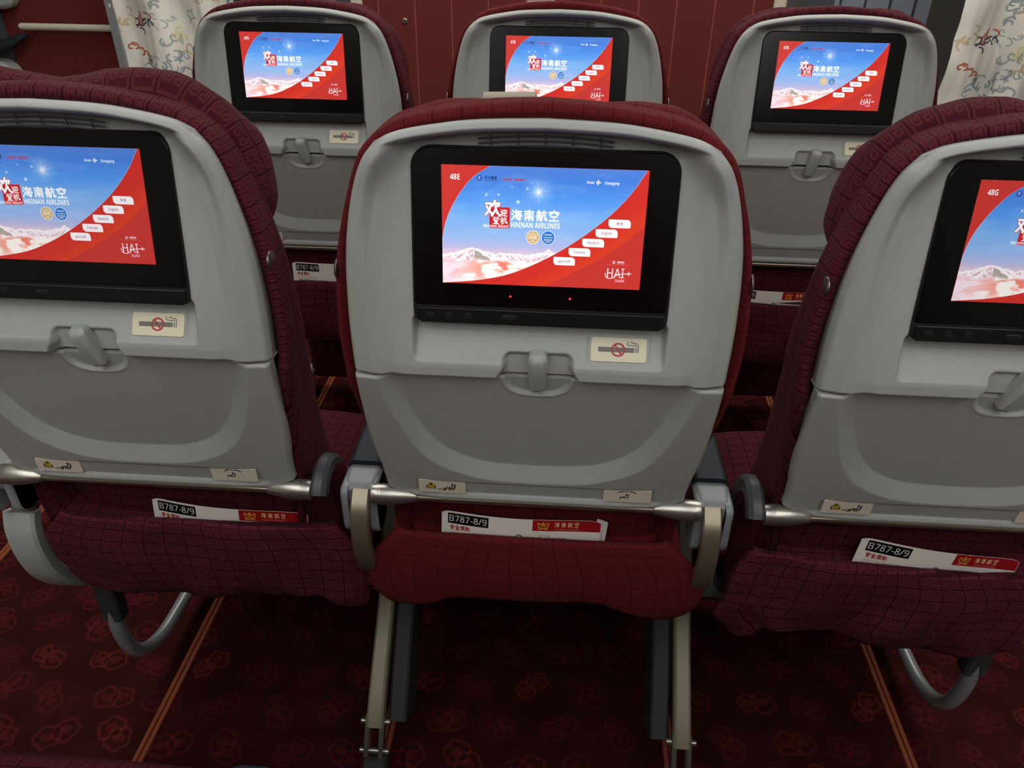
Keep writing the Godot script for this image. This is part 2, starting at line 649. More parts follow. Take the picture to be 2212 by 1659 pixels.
	cv.glow(0.474 * w, 0.2 * h, 30, Color(1, 1, 1, 0.95))
	for a in [[-4, -46, 4, 50], [-54, 8, 54, -8], [-22, -24, 24, 26], [22, -20, -20, 22]]:
		cv.lines([PackedVector2Array([Vector2(455 + a[0], 108 + a[1]), Vector2(455 + a[2], 108 + a[3])])], 1.6, Color(0.95, 0.97, 1, 0.55))
	for a in [[0.22, 0.235, 11], [0.28, 0.23, 11], [0.375, 0.285, 16], [0.42, 0.175, 10], [0.345, 0.165, 6], [0.44, 0.13, 5]]:
		cv.glow(a[0] * w, a[1] * h, a[2], Color(0.9, 0.97, 1.0, 0.95))
		cv.disc(a[0] * w, a[1] * h, a[2] * 0.28, Color(1, 1, 1, 0.9))
	# company marks along the top
	cv.disc(0.186 * w, 0.1 * h, 14, Color8(58, 96, 190), 11)
	cv.disc(0.186 * w, 0.1 * h, 11.5, Color8(50, 92, 196))
	write(cv, "F", 0.186 * w - 4, 0.1 * h + 7, 14, Color8(200, 220, 250), true)
	han(cv, "方大集团", 0.21 * w, 0.083 * h, 13, 14, 15.0, 1.7, Color8(26, 40, 78))
	write(cv, "FANGDA GROUP", 0.211 * w, 0.122 * h, 3.6, Color8(30, 44, 84), true, 58)
	cv.rect(0.284 * w, 0.085 * h, 0.284 * w + 1.2, 0.122 * h, Color8(70, 84, 140))
	write(cv, "HNA", 0.3 * w, 0.116 * h, 12.5, Color8(206, 44, 66), true, 45)
	han(cv, "海航航空", 0.354 * w, 0.094 * h, 12, 12, 13.6, 1.6, Color8(206, 44, 66))
	write(cv, "Anaa", 0.704 * w, 0.118 * h, 12, Color.WHITE, true, 34)
	cv.lines([PackedVector2Array([Vector2(721, 58), Vector2(742, 58)]), PackedVector2Array([Vector2(728, 48), Vector2(734, 58), Vector2(728, 68)]), PackedVector2Array([Vector2(723, 53), Vector2(723, 63)])], 3.6, Color.WHITE)
	write(cv, "Chongqing", 0.79 * w, 0.121 * h, 12, Color.WHITE, true, 68)
	# the welcome seal
	cv.rect(0.236 * w, 0.333 * h, 0.336 * w, 0.508 * h, Color8(206, 34, 40))
	han(cv, "欢", 0.212 * w, 0.275 * h, 76, 76, 0, 14.5, Color8(180, 40, 60))
	han(cv, "欢", 0.212 * w, 0.275 * h, 76, 76, 0, 10.5, Color.WHITE)
	han(cv, "迎", 0.289 * w, 0.345 * h, 34, 36, 0, 4.2, Color.WHITE)
	han(cv, "登机", 0.251 * w, 0.412 * h, 34, 35, 37, 4.2, Color.WHITE)
	write(cv, "Welcome Aboard", 0.205 * w, 0.503 * h, 13, Color.WHITE, true, 120)
	han(cv, "海南航空", 0.343 * w, 0.346 * h, 53, 52, 58.5, 6.6, Color.WHITE)
	write(cv, "HAINAN AIRLINES", 0.344 * w, 0.497 * h, 23, Color.WHITE, true, 230)
	# two award badges
	for k in 2:
		var cx := (0.453 if k == 0 else 0.529) * w
		var cy := 0.576 * h
		cv.disc(cx, cy, 32, Color8(250, 246, 236) if k == 0 else Color8(236, 244, 252))
		cv.disc(cx, cy, 29.5, Color8(212, 180, 128) if k == 0 else Color8(46, 118, 204))
		var ink := Color8(252, 246, 232)
		for s in 5:
			cv.disc(cx - 18 + 9 * s, cy - 17 + absf(s - 2) * 2.5 if k == 0 else cy - 1, 2.6, ink)
		write(cv, "SKYTRAX", cx - 20, cy + (8 if k == 0 else 14), 7.5, ink, true, 40)
		for i in 8:
			cv.rect(cx - 17 + 4.4 * i, cy + (-7 if k == 0 else -16), cx - 14 + 4.4 * i, cy + (-2 if k == 0 else -11), ink)
		cv.lines([PackedVector2Array([Vector2(cx - 9, cy + 20), Vector2(cx, cy + 17), Vector2(cx + 9, cy + 20)])], 3, ink)
	# language buttons
	var names := ["中文", "English", "Deutsch", "Français", "русский"]
	var mid := [[0.876, 0.438], [0.816, 0.522], [0.753, 0.607], [0.688, 0.69], [0.614, 0.772]]
	for k in 5:
		var bx: float = mid[k][0] * w
		var by: float = mid[k][1] * h
		var o := round_rect(bx - 52, by - 19, bx + 52, by + 19, [4, 17, 4, 17], 6)
		var t := Geometry2D.triangulate_polygon(o)
		var pts := PackedVector2Array()
		for i in t:
			pts.append(Vector2(2 * bx - o[i].x, o[i].y))
		cv.tris(pts, Color8(252, 246, 250))
		if k == 0:
			han(cv, names[k], bx - 15, by - 8, 15, 16, 16, 1.7, Color8(120, 84, 96))
		else:
			var long: float = [0, 48, 54, 54, 56][k]
			write(cv, names[k], bx - long / 2, by + 6, 13.5, Color8(126, 92, 102), false, long)
	# studio mark at the lower right
	write(cv, "HAI", 0.832 * w, 0.9 * h, 44, Color8(250, 240, 248), false, 82)
	cv.lines([curve2([0.823, 0.862, 0.83, 0.9, 0.858, 0.905, 0.89, 0.87, 0.94, 0.862], w, h)], 3.2, Color8(250, 240, 248))
	cv.lines([PackedVector2Array([Vector2(0.94 * w, 0.848 * h), Vector2(0.94 * w, 0.876 * h)]), PackedVector2Array([Vector2(0.932 * w, 0.862 * h), Vector2(0.951 * w, 0.862 * h)])], 4.0, Color8(252, 240, 248))
	write(cv, "Studio", 0.874 * w, 0.938 * h, 14, Color8(250, 190, 214), true, 44)
	cv.rect(0.822 * w, 0.785 * h, 0.942 * w, 0.785 * h + 1.6, Color8(226, 110, 108))
	cv.disc(0.862 * w, 0.766 * h, 6.5, Color8(244, 224, 236), 3.0)
	han(cv, "海南航空", 0.878 * w, 0.755 * h, 8, 9, 9.0, 1.5, Color8(244, 224, 236))
	cv.rect(0.878 * w, 0.776 * h, 0.915 * w, 0.778 * h, Color8(236, 190, 204))
	return cv


func screen_picture(base: Canvas, seat: String, power: bool) -> ImageTexture:
	var cv := base.copy()
	write(cv, seat, 0.042 * cv.w, 0.118 * cv.h, 24, Color.WHITE, true, 46)
	if power:
		cv.disc(0.045 * cv.w, 0.95 * cv.h, 12, Color(1, 1, 1, 0.95), 9)
		cv.rect(0.045 * cv.w - 5, 0.95 * cv.h - 14, 0.045 * cv.w + 5, 0.95 * cv.h - 4, Color8(246, 214, 220))
		cv.rect(0.045 * cv.w - 1.5, 0.95 * cv.h - 14, 0.045 * cv.w + 1.5, 0.95 * cv.h - 2, Color.WHITE)
	return cv.texture()


func smoking_print() -> ImageTexture:
	var cv := Canvas.new(452, 198, Color8(226, 219, 190))
	var ink := Color8(112, 111, 106)
	cv.rect(60, 78, 352, 118, ink)
	cv.rect(360, 78, 371, 118, ink)
	cv.rect(378, 78, 388, 118, ink)
	cv.lines([curve2([296, 34, 296, 52, 312, 62, 328, 58, 340, 66, 356, 58, 366, 60, 368, 72], 1, 1)], 8, ink)
	cv.lines([curve2([318, 38, 330, 32, 342, 42, 358, 42, 374, 46, 384, 60, 385, 73], 1, 1)], 8, ink)
	cv.disc(222, 98, 57, Color8(178, 34, 38), 43)
	cv.lines([PackedVector2Array([Vector2(194, 60), Vector2(248, 138)])], 14, Color8(178, 34, 38))
	return cv.texture()


func label_print(vest: bool) -> ImageTexture:
	var cv := Canvas.new(348, 126, Color8(208, 198, 180))
	var ink := Color8(58, 52, 52)
	if vest:
		cv.lines([PackedVector2Array([Vector2(62, 56), Vector2(62, 82), Vector2(122, 82), Vector2(122, 60)])], 10, ink)
		cv.rect(66, 36, 118, 82, Color8(176, 150, 52))
		cv.disc(92, 38, 13, Color8(92, 78, 40))
		cv.lines([PackedVector2Array([Vector2(84, 62), Vector2(92, 70), Vector2(100, 62)])], 3, Color8(130, 108, 40))
		cv.lines([PackedVector2Array([Vector2(140, 88), Vector2(206, 88)]), PackedVector2Array([Vector2(184, 74), Vector2(206, 88), Vector2(184, 102)])], 7, Color8(20, 18, 18))
		cv.disc(250, 36, 9, ink)
		cv.lines([PackedVector2Array([Vector2(270, 38), Vector2(266, 72), Vector2(256, 82), Vector2(222, 82)])], 13, ink)
		cv.lines([PackedVector2Array([Vector2(250, 50), Vector2(244, 68), Vector2(208, 70), Vector2(202, 80)])], 10, ink)
		cv.rect(218, 92, 262, 100, Color8(160, 138, 70))
	else:
		cv.lines([curve2([110, 28, 128, 17, 148, 14], 1, 1)], 9, ink)
		cv.lines([curve2([190, 15, 212, 18, 232, 30], 1, 1)], 9, ink)
		cv.lines([PackedVector2Array([Vector2(158, 18), Vector2(182, 18)]), PackedVector2Array([Vector2(166, 12), Vector2(158, 18), Vector2(166, 24)])], 4, ink)
		cv.disc(168, 46, 8, ink)
		cv.lines([PackedVector2Array([Vector2(184, 46), Vector2(178, 78), Vector2(140, 80)])], 8, ink)
		cv.lines([PackedVector2Array([Vector2(166, 56), Vector2(152, 72), Vector2(126, 72), Vector2(124, 90)])], 8, ink)
	return cv.texture()


# the strip of a safety card that stands out of a pocket is its upper part; 1 px = 0.4 mm
func card_print() -> ImageTexture:
	var cv := Canvas.new(840, 520, Color8(232, 226, 218))
	var ink := Color8(50, 46, 44)
	cv.rect(34, 6, 250, 48, Color8(18, 20, 20))
	write(cv, "B787-8/9", 42, 40, 25, Color8(240, 240, 236), false, 198)
	han(cv, "安全须知", 46, 54, 24, 19, 27, 3.6, Color8(160, 46, 36))
	write(cv, "SAFETY INSTRUCTIONS", 46, 90, 10, Color8(190, 110, 90), false, 180)
	for k in 2:      # two lines of characters too small to read
		for i in (21 if k == 0 else 13):
			han(cv, "安全须知集团海南登机"[(i * 7 + k * 3) % 10], 48 + i * 13, 97 + 17 * k, 11, 12, 0, 1.7, ink)
	write(cv, "Please read this card carefully before taking off.", 48, 144, 8, ink, false, 262)
	write(cv, "If you are unable to understand the information,", 50, 158, 8, ink, false, 268)
	write(cv, "please contact our cabin crew.", 52, 172, 8, ink, false, 164)
	cv.rect(480, 0, 838, 46, Color8(158, 24, 28))
	for s in [-1, 1]:      # the gold emblem
		cv.lines([curve2([536 + s * 2, 36, 536 + s * 22, 30, 536 + s * 28, 14, 536 + s * 14, 18, 536 + s * 4, 26], 1, 1)], 5, Color8(206, 160, 58))
		cv.lines([curve2([536 + s * 4, 34, 536 + s * 16, 40, 536 + s * 26, 37], 1, 1)], 4, Color8(206, 160, 58))
	cv.disc(536, 15, 7, Color8(206, 160, 58))
	han(cv, "海南航空", 596, 8, 26, 22, 34, 3.4, Color8(222, 180, 140))
	write(cv, "HAINAN AIRLINES", 598, 42, 7, Color8(214, 160, 120), false, 130)
	cv.disc(412, 86, 22, ink, 18)
	cv.lines([PackedVector2Array([Vector2(398, 74), Vector2(426, 98)]), PackedVector2Array([Vector2(398, 88), Vector2(424, 88)])], 3, ink)
	for i in 4:
		han(cv, "安全须知"[i], 440 + i * 14, 76, 12, 12, 0, 2.0, ink)
	write(cv, "No smoking", 440, 102, 8, ink, false, 66)
	cv.lines([round_rect(524, 66, 570, 106, 5), PackedVector2Array([Vector2(534, 88), Vector2(546, 94), Vector2(560, 86)]), PackedVector2Array([Vector2(538, 78), Vector2(556, 78)])], 2.4, ink)
	for i in 6:
		han(cv, "机登团集知须"[i], 580 + i * 14, 76, 12, 12, 0, 2.0, ink)
	write(cv, "Please fasten your seatbelts", 580, 102, 8, ink, false, 150)
	for i in 24:
		han(cv, "南海空航知须全安文中"[(i * 3) % 10], 404 + i * 14, 118, 12, 12, 0, 1.7, Color8(120, 60, 54))
	for k in 2:      # and two lines of letters that cannot be read
		for i in (46 if k == 0 else 17):
			if (i * 5 + k) % 8:
				cv.lines([PackedVector2Array([Vector2(404 + i * 7.2, 139 + 14 * k), Vector2(408 + i * 7.2, 144 + 14 * k)]), PackedVector2Array([Vector2(408 + i * 7.2, 139 + 14 * k), Vector2(404.5 + i * 7.2, 145 + 14 * k)])], 1.5, ink)
	return cv.texture()


# ---------------------------------------------------------------- materials

func plain(called: String, c: Color, rough: float, metal := 0.0, spec := 0.5) -> StandardMaterial3D:
	var m := StandardMaterial3D.new()
	m.resource_name = called
	m.albedo_color = c
	m.roughness = rough
	m.metallic = metal
	m.metallic_specular = spec
	mat[called] = m
	return m


func printed(called: String, t: Texture2D, rough: float) -> StandardMaterial3D:
	var m := plain(called, Color.WHITE, rough)
	m.albedo_texture = t
	m.texture_repeat = false
	return m


# key-fret weave: two cells by two, 27 by 19 mm each; ground, figure and the sunk lines between cells
func fret(ground: Color, figure: Color, gap: Color, relief: bool) -> ImageTexture:
	var cv := Canvas.new(256, 184, ground)
	for cx in 2:
		for cy in 2:
			var ox := cx * 128.0
			var oy := cy * 92.0
			cv.lines([PackedVector2Array([Vector2(ox, oy + 91.5), Vector2(ox, oy), Vector2(ox + 128, oy)]), PackedVector2Array([Vector2(ox + 128, oy), Vector2(ox + 128, oy + 92), Vector2(ox, oy + 92)])], 5.0, gap)
			var all := []
			for l in [[58, 80, 12, 80, 12, 13, 116, 13, 116, 80, 92, 80], [58, 80, 58, 64], [28, 64, 28, 30, 56, 30, 56, 47, 42, 47, 42, 64, 28, 64], [74, 80, 74, 30, 102, 30, 102, 64, 88, 64, 88, 47]]:
				var line := PackedVector2Array()
				for q in range(0, l.size(), 2):
					var lx: float = l[q]
					line.append(Vector2(ox + (lx if cy == 0 else 128.0 - lx), oy + l[q + 1]))
				all.append(line)
			cv.lines(all, 9.5, figure)
	if not relief:
		var rng := RandomNumberGenerator.new()
		rng.seed = 3
		for k in cv.w * cv.h:
			var s := 1.0 + rng.randf_range(-0.11, 0.11)
			for i in 3:
				cv.d[k * 3 + i] = clampi(int(cv.d[k * 3 + i] * s), 0, 255)
	return cv.texture()


func woven(called: String, ground: Color, figure: Color, gap: Color, high: ImageTexture, depth: float, sheen: float) -> void:
	var m := plain(called, Color.WHITE, 0.92, 0.0, 0.3)
	m.albedo_texture = fret(ground, figure, gap, false)
	m.heightmap_enabled = true
	m.heightmap_texture = high
	m.heightmap_scale = depth
	m.uv1_scale = Vector3(1.0 / 0.054, 1.0 / 0.0385, 1.0)
	m.rim_enabled = true
	m.rim = 0.04 * sheen
	m.rim_tint = 0.6


func grain(called: String, c: Color, rough: float, freq: float, spread: float, bump: float, metal := 0.0) -> StandardMaterial3D:
	var m := plain(called, c, rough, metal)
	var nz := FastNoiseLite.new()
	nz.seed = called.hash() % 1000
	nz.frequency = freq
	nz.fractal_octaves = 3
	var t := NoiseTexture2D.new()
	t.width = 256
	t.height = 256
	t.seamless = true
	t.noise = nz
	var g := Gradient.new()
	g.offsets = PackedFloat32Array([0.0, 1.0])
	g.colors = PackedColorArray([Color.WHITE.darkened(spread), Color.WHITE])
	t.color_ramp = g
	m.albedo_texture = t
	m.uv1_triplanar = called != "shell" and called != "tray"
	m.uv1_scale = Vector3.ONE * 9.0
	if bump > 0.0:
		var b := NoiseTexture2D.new()
		b.width = 256
		b.height = 256
		b.seamless = true
		var n2 := FastNoiseLite.new()
		n2.seed = 7
		n2.frequency = 0.2
		b.noise = n2
		m.heightmap_enabled = true
		m.heightmap_texture = b
		m.heightmap_scale = bump
	return m


func materials() -> void:
	grain("shell", Color(0.655, 0.67, 0.655), 0.5, 0.02, 0.025, 0.0)
	grain("tray", Color(0.64, 0.645, 0.62), 0.52, 0.015, 0.025, 0.0)
	plain("bezel", Color(0.012, 0.012, 0.013), 0.22)
	plain("bar_metal", Color(0.66, 0.68, 0.69), 0.34, 0.5)
	plain("panel", Color(0.03, 0.031, 0.033), 0.4)
	plain("port", Color(0.22, 0.22, 0.23), 0.35, 0.6)
	plain("dark", Color(0.02, 0.02, 0.022), 0.6)
	plain("vent", Color(0.3, 0.3, 0.36), 0.5)
	plain("cloth_edge", Color(0.66, 0.63, 0.57), 0.9)
	plain("snap", Color(0.5, 0.49, 0.47), 0.35, 0.85)
	plain("silver", Color(0.72, 0.71, 0.68), 0.32, 0.9)
	plain("champagne", Color(0.62, 0.58, 0.5), 0.38, 0.75)
	plain("rod", Color(0.7, 0.67, 0.6), 0.3, 0.9)
	plain("arm_grey", Color(0.54, 0.555, 0.565), 0.42)
	plain("arm_dark", Color(0.27, 0.28, 0.3), 0.4)
	plain("pad", Color(0.13, 0.155, 0.18), 0.55, 0.0, 0.35)
	plain("leg", Color(0.6, 0.575, 0.49), 0.45, 0.2)
	plain("shroud", Color(0.21, 0.22, 0.225), 0.6)
	plain("cream_metal", Color(0.82, 0.8, 0.72), 0.5)
	var high := fret(Color(0.5, 0.5, 0.5), Color(0.95, 0.95, 0.95), Color(0.1, 0.1, 0.1), true)
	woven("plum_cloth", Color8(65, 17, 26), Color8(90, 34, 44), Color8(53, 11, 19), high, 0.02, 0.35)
	woven("red_cloth", Color8(90, 20, 25), Color8(98, 27, 31), Color8(77, 15, 19), high, 0.01, 0.3)
	printed("smoking", smoking_print(), 0.45)
	printed("vest_label", label_print(true), 0.45)
	printed("belt_label", label_print(false), 0.45)
	printed("card", card_print(), 0.35)
	plain("paper_edge", Color(0.85, 0.84, 0.82), 0.6)
	plain("orange", Color8(138, 68, 36), 0.85)
	var base := welcome()
	for s in ["47D", "47E", "47G", "48D", "48E", "48G"]:
		var m := plain("screen_" + s, Color(0.01, 0.01, 0.01), 0.2)
		m.emission_enabled = true
		m.emission_texture = screen_picture(base, s, s == "48G")
		m.emission_energy_multiplier = SCREEN[s]
		m.texture_repeat = false
	var led := plain("led", Color(0.3, 0.02, 0.02), 0.4)
	led.emission_enabled = true
	led.emission = Color(1.0, 0.25, 0.25)
	led.emission_energy_multiplier = 1.2


# how bright each screen is seen: the side ones are looked at from an angle
const SCREEN := {"47D": 1.05, "47E": 1.08, "47G": 1.05, "48D": 0.82, "48E": 1.1, "48G": 0.8}


func carpet() -> StandardMaterial3D:
	var cv := Canvas.new(1024, 1024, Color8(54, 22, 22))
	var nz := FastNoiseLite.new()
	nz.seed = 21
	nz.frequency = 0.006
	var rng := RandomNumberGenerator.new()
	rng.seed = 17
	for y in 1024:
		for x in 1024:
			var s := 1.0 + 0.16 * nz.get_noise_2d(x, y) + rng.randf_range(-0.16, 0.16)
			var k := (y * 1024 + x) * 3
			cv.d[k] = int(54 * s)
			cv.d[k + 1] = int(22 * s)
			cv.d[k + 2] = int(22 * s)
	# curled clouds: two or three swirls each with a scalloped outline, in wine and rust
	for gy in 8:
		for gx in 6:
			var cx := (gx + (0.5 if gy % 2 else 0.0)) * 170.6 + 85 + rng.randf_range(-16, 16)
			var cy := gy * 128.0 + 64 + rng.randf_range(-12, 12)
			var c: Color = [Color8(110, 38, 42), Color8(112, 44, 40), Color8(100, 32, 46)][rng.randi() % 3]
			c.a = rng.randf_range(0.13, 0.3)
			var tilt := rng.randf_range(-0.5, 0.5) + (0.6 if (gx + gy) % 2 else -0.4)
			for lobe in 2:
				var at := Vector2(cx, cy) + Vector2(38.0 * (lobe - 0.5) * 1.25, 0).rotated(tilt)
				var r := 27.0 + rng.randf_range(-4, 5)
				var ring := PackedVector2Array()
				for s in 41:
					var a := TAU * s / 40
					ring.append(at + Vector2(cos(a), sin(a)) * (r + 7.0 * absf(sin(a * 2.5 + lobe + tilt * 4.0)) + 6.0 * nz.get_noise_2d(at.x * 9.0 + cos(a) * 260.0, at.y * 9.0 + sin(a) * 260.0)))
				var spiral := PackedVector2Array()
				for s in 30:
					var a := s * 0.36 + tilt + lobe * 2.0
					spiral.append(at + Vector2(cos(a), sin(a) * 0.8) * (3.0 + s * 0.5 + 3.0 * nz.get_noise_2d(at.x * 7.0 + s * 40.0, at.y)))
				for o in [Vector2.ZERO, Vector2(1024, 0), Vector2(-1024, 0)]:
					if absf(at.x + o.x - 512) < 560:
						var r2 := PackedVector2Array()
						for q in ring:
							r2.append(q + o)
						var s2 := PackedVector2Array()
						for q in spiral:
							s2.append(q + o)
						for wide in [11.0, 7.0, 4.0]:
							cv.lines([r2], wide, c)
							cv.lines([s2], wide * 0.8, c)
	var m := plain("carpet", Color.WHITE, 1.0, 0.0, 0.1)
	m.albedo_texture = cv.texture()
	m.uv1_triplanar = true
	m.uv1_world_triplanar = true
	m.uv1_scale = Vector3.ONE / 0.62
	return m


# ---------------------------------------------------------------- the cabin itself

func slab(lo: Vector3, hi: Vector3) -> Geo:
	var g := Geo.new()
	g.box(lo, hi)
	return g


func setting() -> void:
	var floor_o := structure("floor", slab(Vector3(-2.8, -0.06, -4.2), Vector3(2.8, 0.0, 6.0)), carpet())
	# seat-track covers let into the carpet
	for x in [-1.2, -0.665, -0.247, 0.247, 0.665, 1.2]:
		var start := -0.5 if absf(x) < 0.3 else -4.0
		var g := Geo.new()
		for s in [-1, 1]:
			var a := round_rect(s * 0.0052 - 0.0042, -0.002, s * 0.0052 + 0.0042, 0.0035, [0.001, 0.0028, 0.0028, 0.001], 3)
			g.plate(a, start, 5.8, 0.0)
		part(floor_o, "track_cover", g, mat.orange, Transform3D(Basis(), Vector3(x, 0, 0)))
	var pale := plain("cabin_lining", Color(0.72, 0.72, 0.7), 0.7)
	structure("ceiling", slab(Vector3(-2.8, 2.2, -4.2), Vector3(2.8, 2.3, 6.0)), pale)
	structure("wall_left", slab(Vector3(-2.9, -0.06, -4.2), Vector3(-2.8, 2.3, 6.0)), pale)
	structure("wall_right", slab(Vector3(2.8, -0.06, -4.2), Vector3(2.9, 2.3, 6.0)), pale)
	structure("wall_back", slab(Vector3(-2.9, -0.06, 6.0), Vector3(2.9, 2.3, 6.1)), pale)
	structure("wall_far", slab(Vector3(-2.9, -0.06, -4.3), Vector3(2.9, 2.3, -4.2)), pale)


# ---------------------------------------------------------------- seats

const SHELL_Y := [0.2, 0.21, 0.25, 0.3, 0.34, 0.375, 0.41, 0.433, 0.45]
const SHELL_W := [0.1962, 0.1965, 0.197, 0.1955, 0.192, 0.186, 0.177, 0.1675, 0.1545]
const TOP_X := [0.0, 0.05, 0.073, 0.1, 0.12, 0.138, 0.1545]
const TOP_Y := [0.4737, 0.472, 0.4703, 0.4665, 0.463, 0.4585, 0.4505]


func screen_plane(y: float) -> float:
	return 0.0505 - 0.1482 * (y - 0.3175)


func step(a: float, b: float, x: float) -> float:
	return smoothstep(a, b, x)


# distance outside a rounded box in x and y (negative inside)
func box_away(x: float, y: float, cx: float, cy: float, hx: float, hy: float, r: float) -> float:
	var qx := absf(x - cx) - hx + r
	var qy := absf(y - cy) - hy + r
	return Vector2(maxf(qx, 0.0), maxf(qy, 0.0)).length() + minf(maxf(qx, qy), 0.0) - r


func seam_y(x: float) -> float:
	return 0.2125 - 0.0055 * step(0.148, 0.166, absf(x))


func shell_z(x: float, y: float, dside: float, dtop: float) -> float:
	var base := screen_plane(y) - 0.0035
	# soft minimum of the distances to the side and to the top edge
	var k := 0.012
	var hh := clampf(0.5 + 0.5 * (dtop - dside) / k, 0.0, 1.0)
	var d := lerpf(dtop, dside, hh) - k * hh * (1.0 - hh)
	d = maxf(d, 0.0)
	var high := step(0.3, 0.45, y)
	var rim := lerpf(0.0465, 0.0505, high)
	var lip := lerpf(0.0, 0.005, step(0.40, 0.452, y))       # the arch leans out towards its inner edge
	var crest := rim + lip * step(0.003, 0.015, d)
	# sides: from the rim down or up into the field next to the monitor
	var field := minf(base, 0.0605)
	var inner := step(0.012, 0.060, dside) if dside < dtop else 1.0
	var fall := lerpf(step(0.013, 0.058, dside), 0.62 * step(0.0125, 0.026, dside) + 0.38 * step(0.02, 0.058, dside), step(0.27, 0.36, y))
	var side := lerpf(crest, field, fall)
	# below the arch the hollow is deep and starts at once
	var arch := step(0.0145, 0.0185, dtop) * step(0.40, 0.425, y)
	var hollow := minf(base - 0.007, 0.0245)
	var z := side
	if y > 0.38:
		var under := lerpf(field, hollow, step(0.434, 0.446, y) * (1.0 - step(0.115, 0.15, absf(x))))
		var flat := lerpf(crest, under, maxf(step(0.0145, 0.0185, dtop) * (1.0 - step(0.11, 0.16, absf(x))), 0.0))
		var deep := lerpf(crest, under, step(0.013, 0.05, minf(dside, dtop * 2.6)))
		var near_top := step(0.395, 0.44, y)
		z = lerpf(side, minf(deep, lerpf(deep, flat, 1.0 - step(0.11, 0.16, absf(x)))), near_top)
	# a shallow crease between the outer and the inner field of each side
	z += 0.0048 * clampf((0.038 - dside) / 0.017, 0.0, 1.0) * clampf(dside / 0.02, 0.0, 1.0) * (1.0 - step(0.33, 0.42, y))
	# the shelf under the monitor slopes up towards the viewer
	var away := box_away(x, y, 0.0, 0.2565, 0.1275, 0.0255, 0.008)
	var shelf := 0.0394 + (0.2644 - y) * 0.6
	if y > 0.262:
		shelf = 0.0394 - (y - 0.262) * 0.2
	z = lerpf(minf(z, shelf), z, step(-0.0025, 0.0005, away)) if away < 0.0005 else z
	# sunk frame round the no-smoking sign
	var sgn := box_away(x, y, 0.0815, 0.2486, 0.0315, 0.0137, 0.004)
	z -= 0.002 * (1.0 - step(-0.001, 0.0012, sgn))
	# the bite for the tray latch
	var bite := box_away(x, y, 0.0, 0.2205, 0.0365 + 0.006 * step(0.228, 0.214, y), 0.0235, 0.009)
	z = lerpf(0.0475, z, step(-0.0055, 0.001, bite))
	# outer edge rolls back
	var roll := 1.0 - clampf(d / 0.007, 0.0, 1.0)
	z -= 0.008 * roll * roll * roll
	var foot := 1.0 - clampf((y - seam_y(x) - 0.0012) / 0.003, 0.0, 1.0)
	z -= 0.003 * foot * foot
	return z


func shell_shape() -> ArrayMesh:
	var sy := PackedFloat32Array(SHELL_Y)
	var sw := PackedFloat32Array(SHELL_W)
	var tx := PackedFloat32Array(TOP_X)
	var ty := PackedFloat32Array(TOP_Y)
	var g := Geo.new()
	var nc := 300
	var nr := 200
	var rows := []
	for r in nr + 1:
		var t := float(r) / nr
		var row := PackedVector3Array()
		for c in nc + 1:
			var s := 2.0 * c / nc - 1.0
			var top := along(tx, ty, absf(s) * 0.1545)
			var guess := 0.2 + t * (0.45 - 0.2)
			var w := along(sy, sw, guess)
			var x := s * w
			var y0 := seam_y(x) + 0.0012 + 0.003 * (1.0 - step(0.0315, 0.0335, absf(x)))
			var y := y0 + t * (top - y0)
			var dtop := along(tx, ty, minf(absf(x), 0.1545)) - y
			row.append(Vector3(x, y, shell_z(x, y, w - absf(x), dtop)))
		rows.append(row)
	g.grid(rows)
	# the rim runs back behind the face
	var edge := PackedVector3Array()
	for r in nr + 1:
		edge.append(rows[r][0])
	for c in range(1, nc + 1):
		edge.append(rows[nr][c])
	for r in range(nr - 1, -1, -1):
		edge.append(rows[r][nc])
	var back := PackedVector3Array()
	for q in edge:
		back.append(Vector3(q.x * 0.985, q.y - (0.003 if q.y > 0.3 else 0.0), q.z - 0.02))
	g.grid([back, edge])
	var low := PackedVector3Array()
	for q in rows[0]:
		low.append(Vector3(q.x, q.y, q.z - 0.02))
	g.grid([rows[0], low])
	return g.mesh()


const TRAY_Y := [0.0, 0.0165, 0.022, 0.045, 0.058, 0.08, 0.12, 0.15, 0.18, 0.214]
const TRAY_W := [0.183, 0.1835, 0.184, 0.186, 0.188, 0.1905, 0.1935, 0.194, 0.1945, 0.1945]
const BOWL_Y := [0.0645, 0.066, 0.070, 0.078, 0.09, 0.11, 0.135, 0.165, 0.2, 0.23]
const BOWL_W := [0.0, 0.04, 0.066, 0.086, 0.104, 0.121, 0.134, 0.1445, 0.152, 0.156]


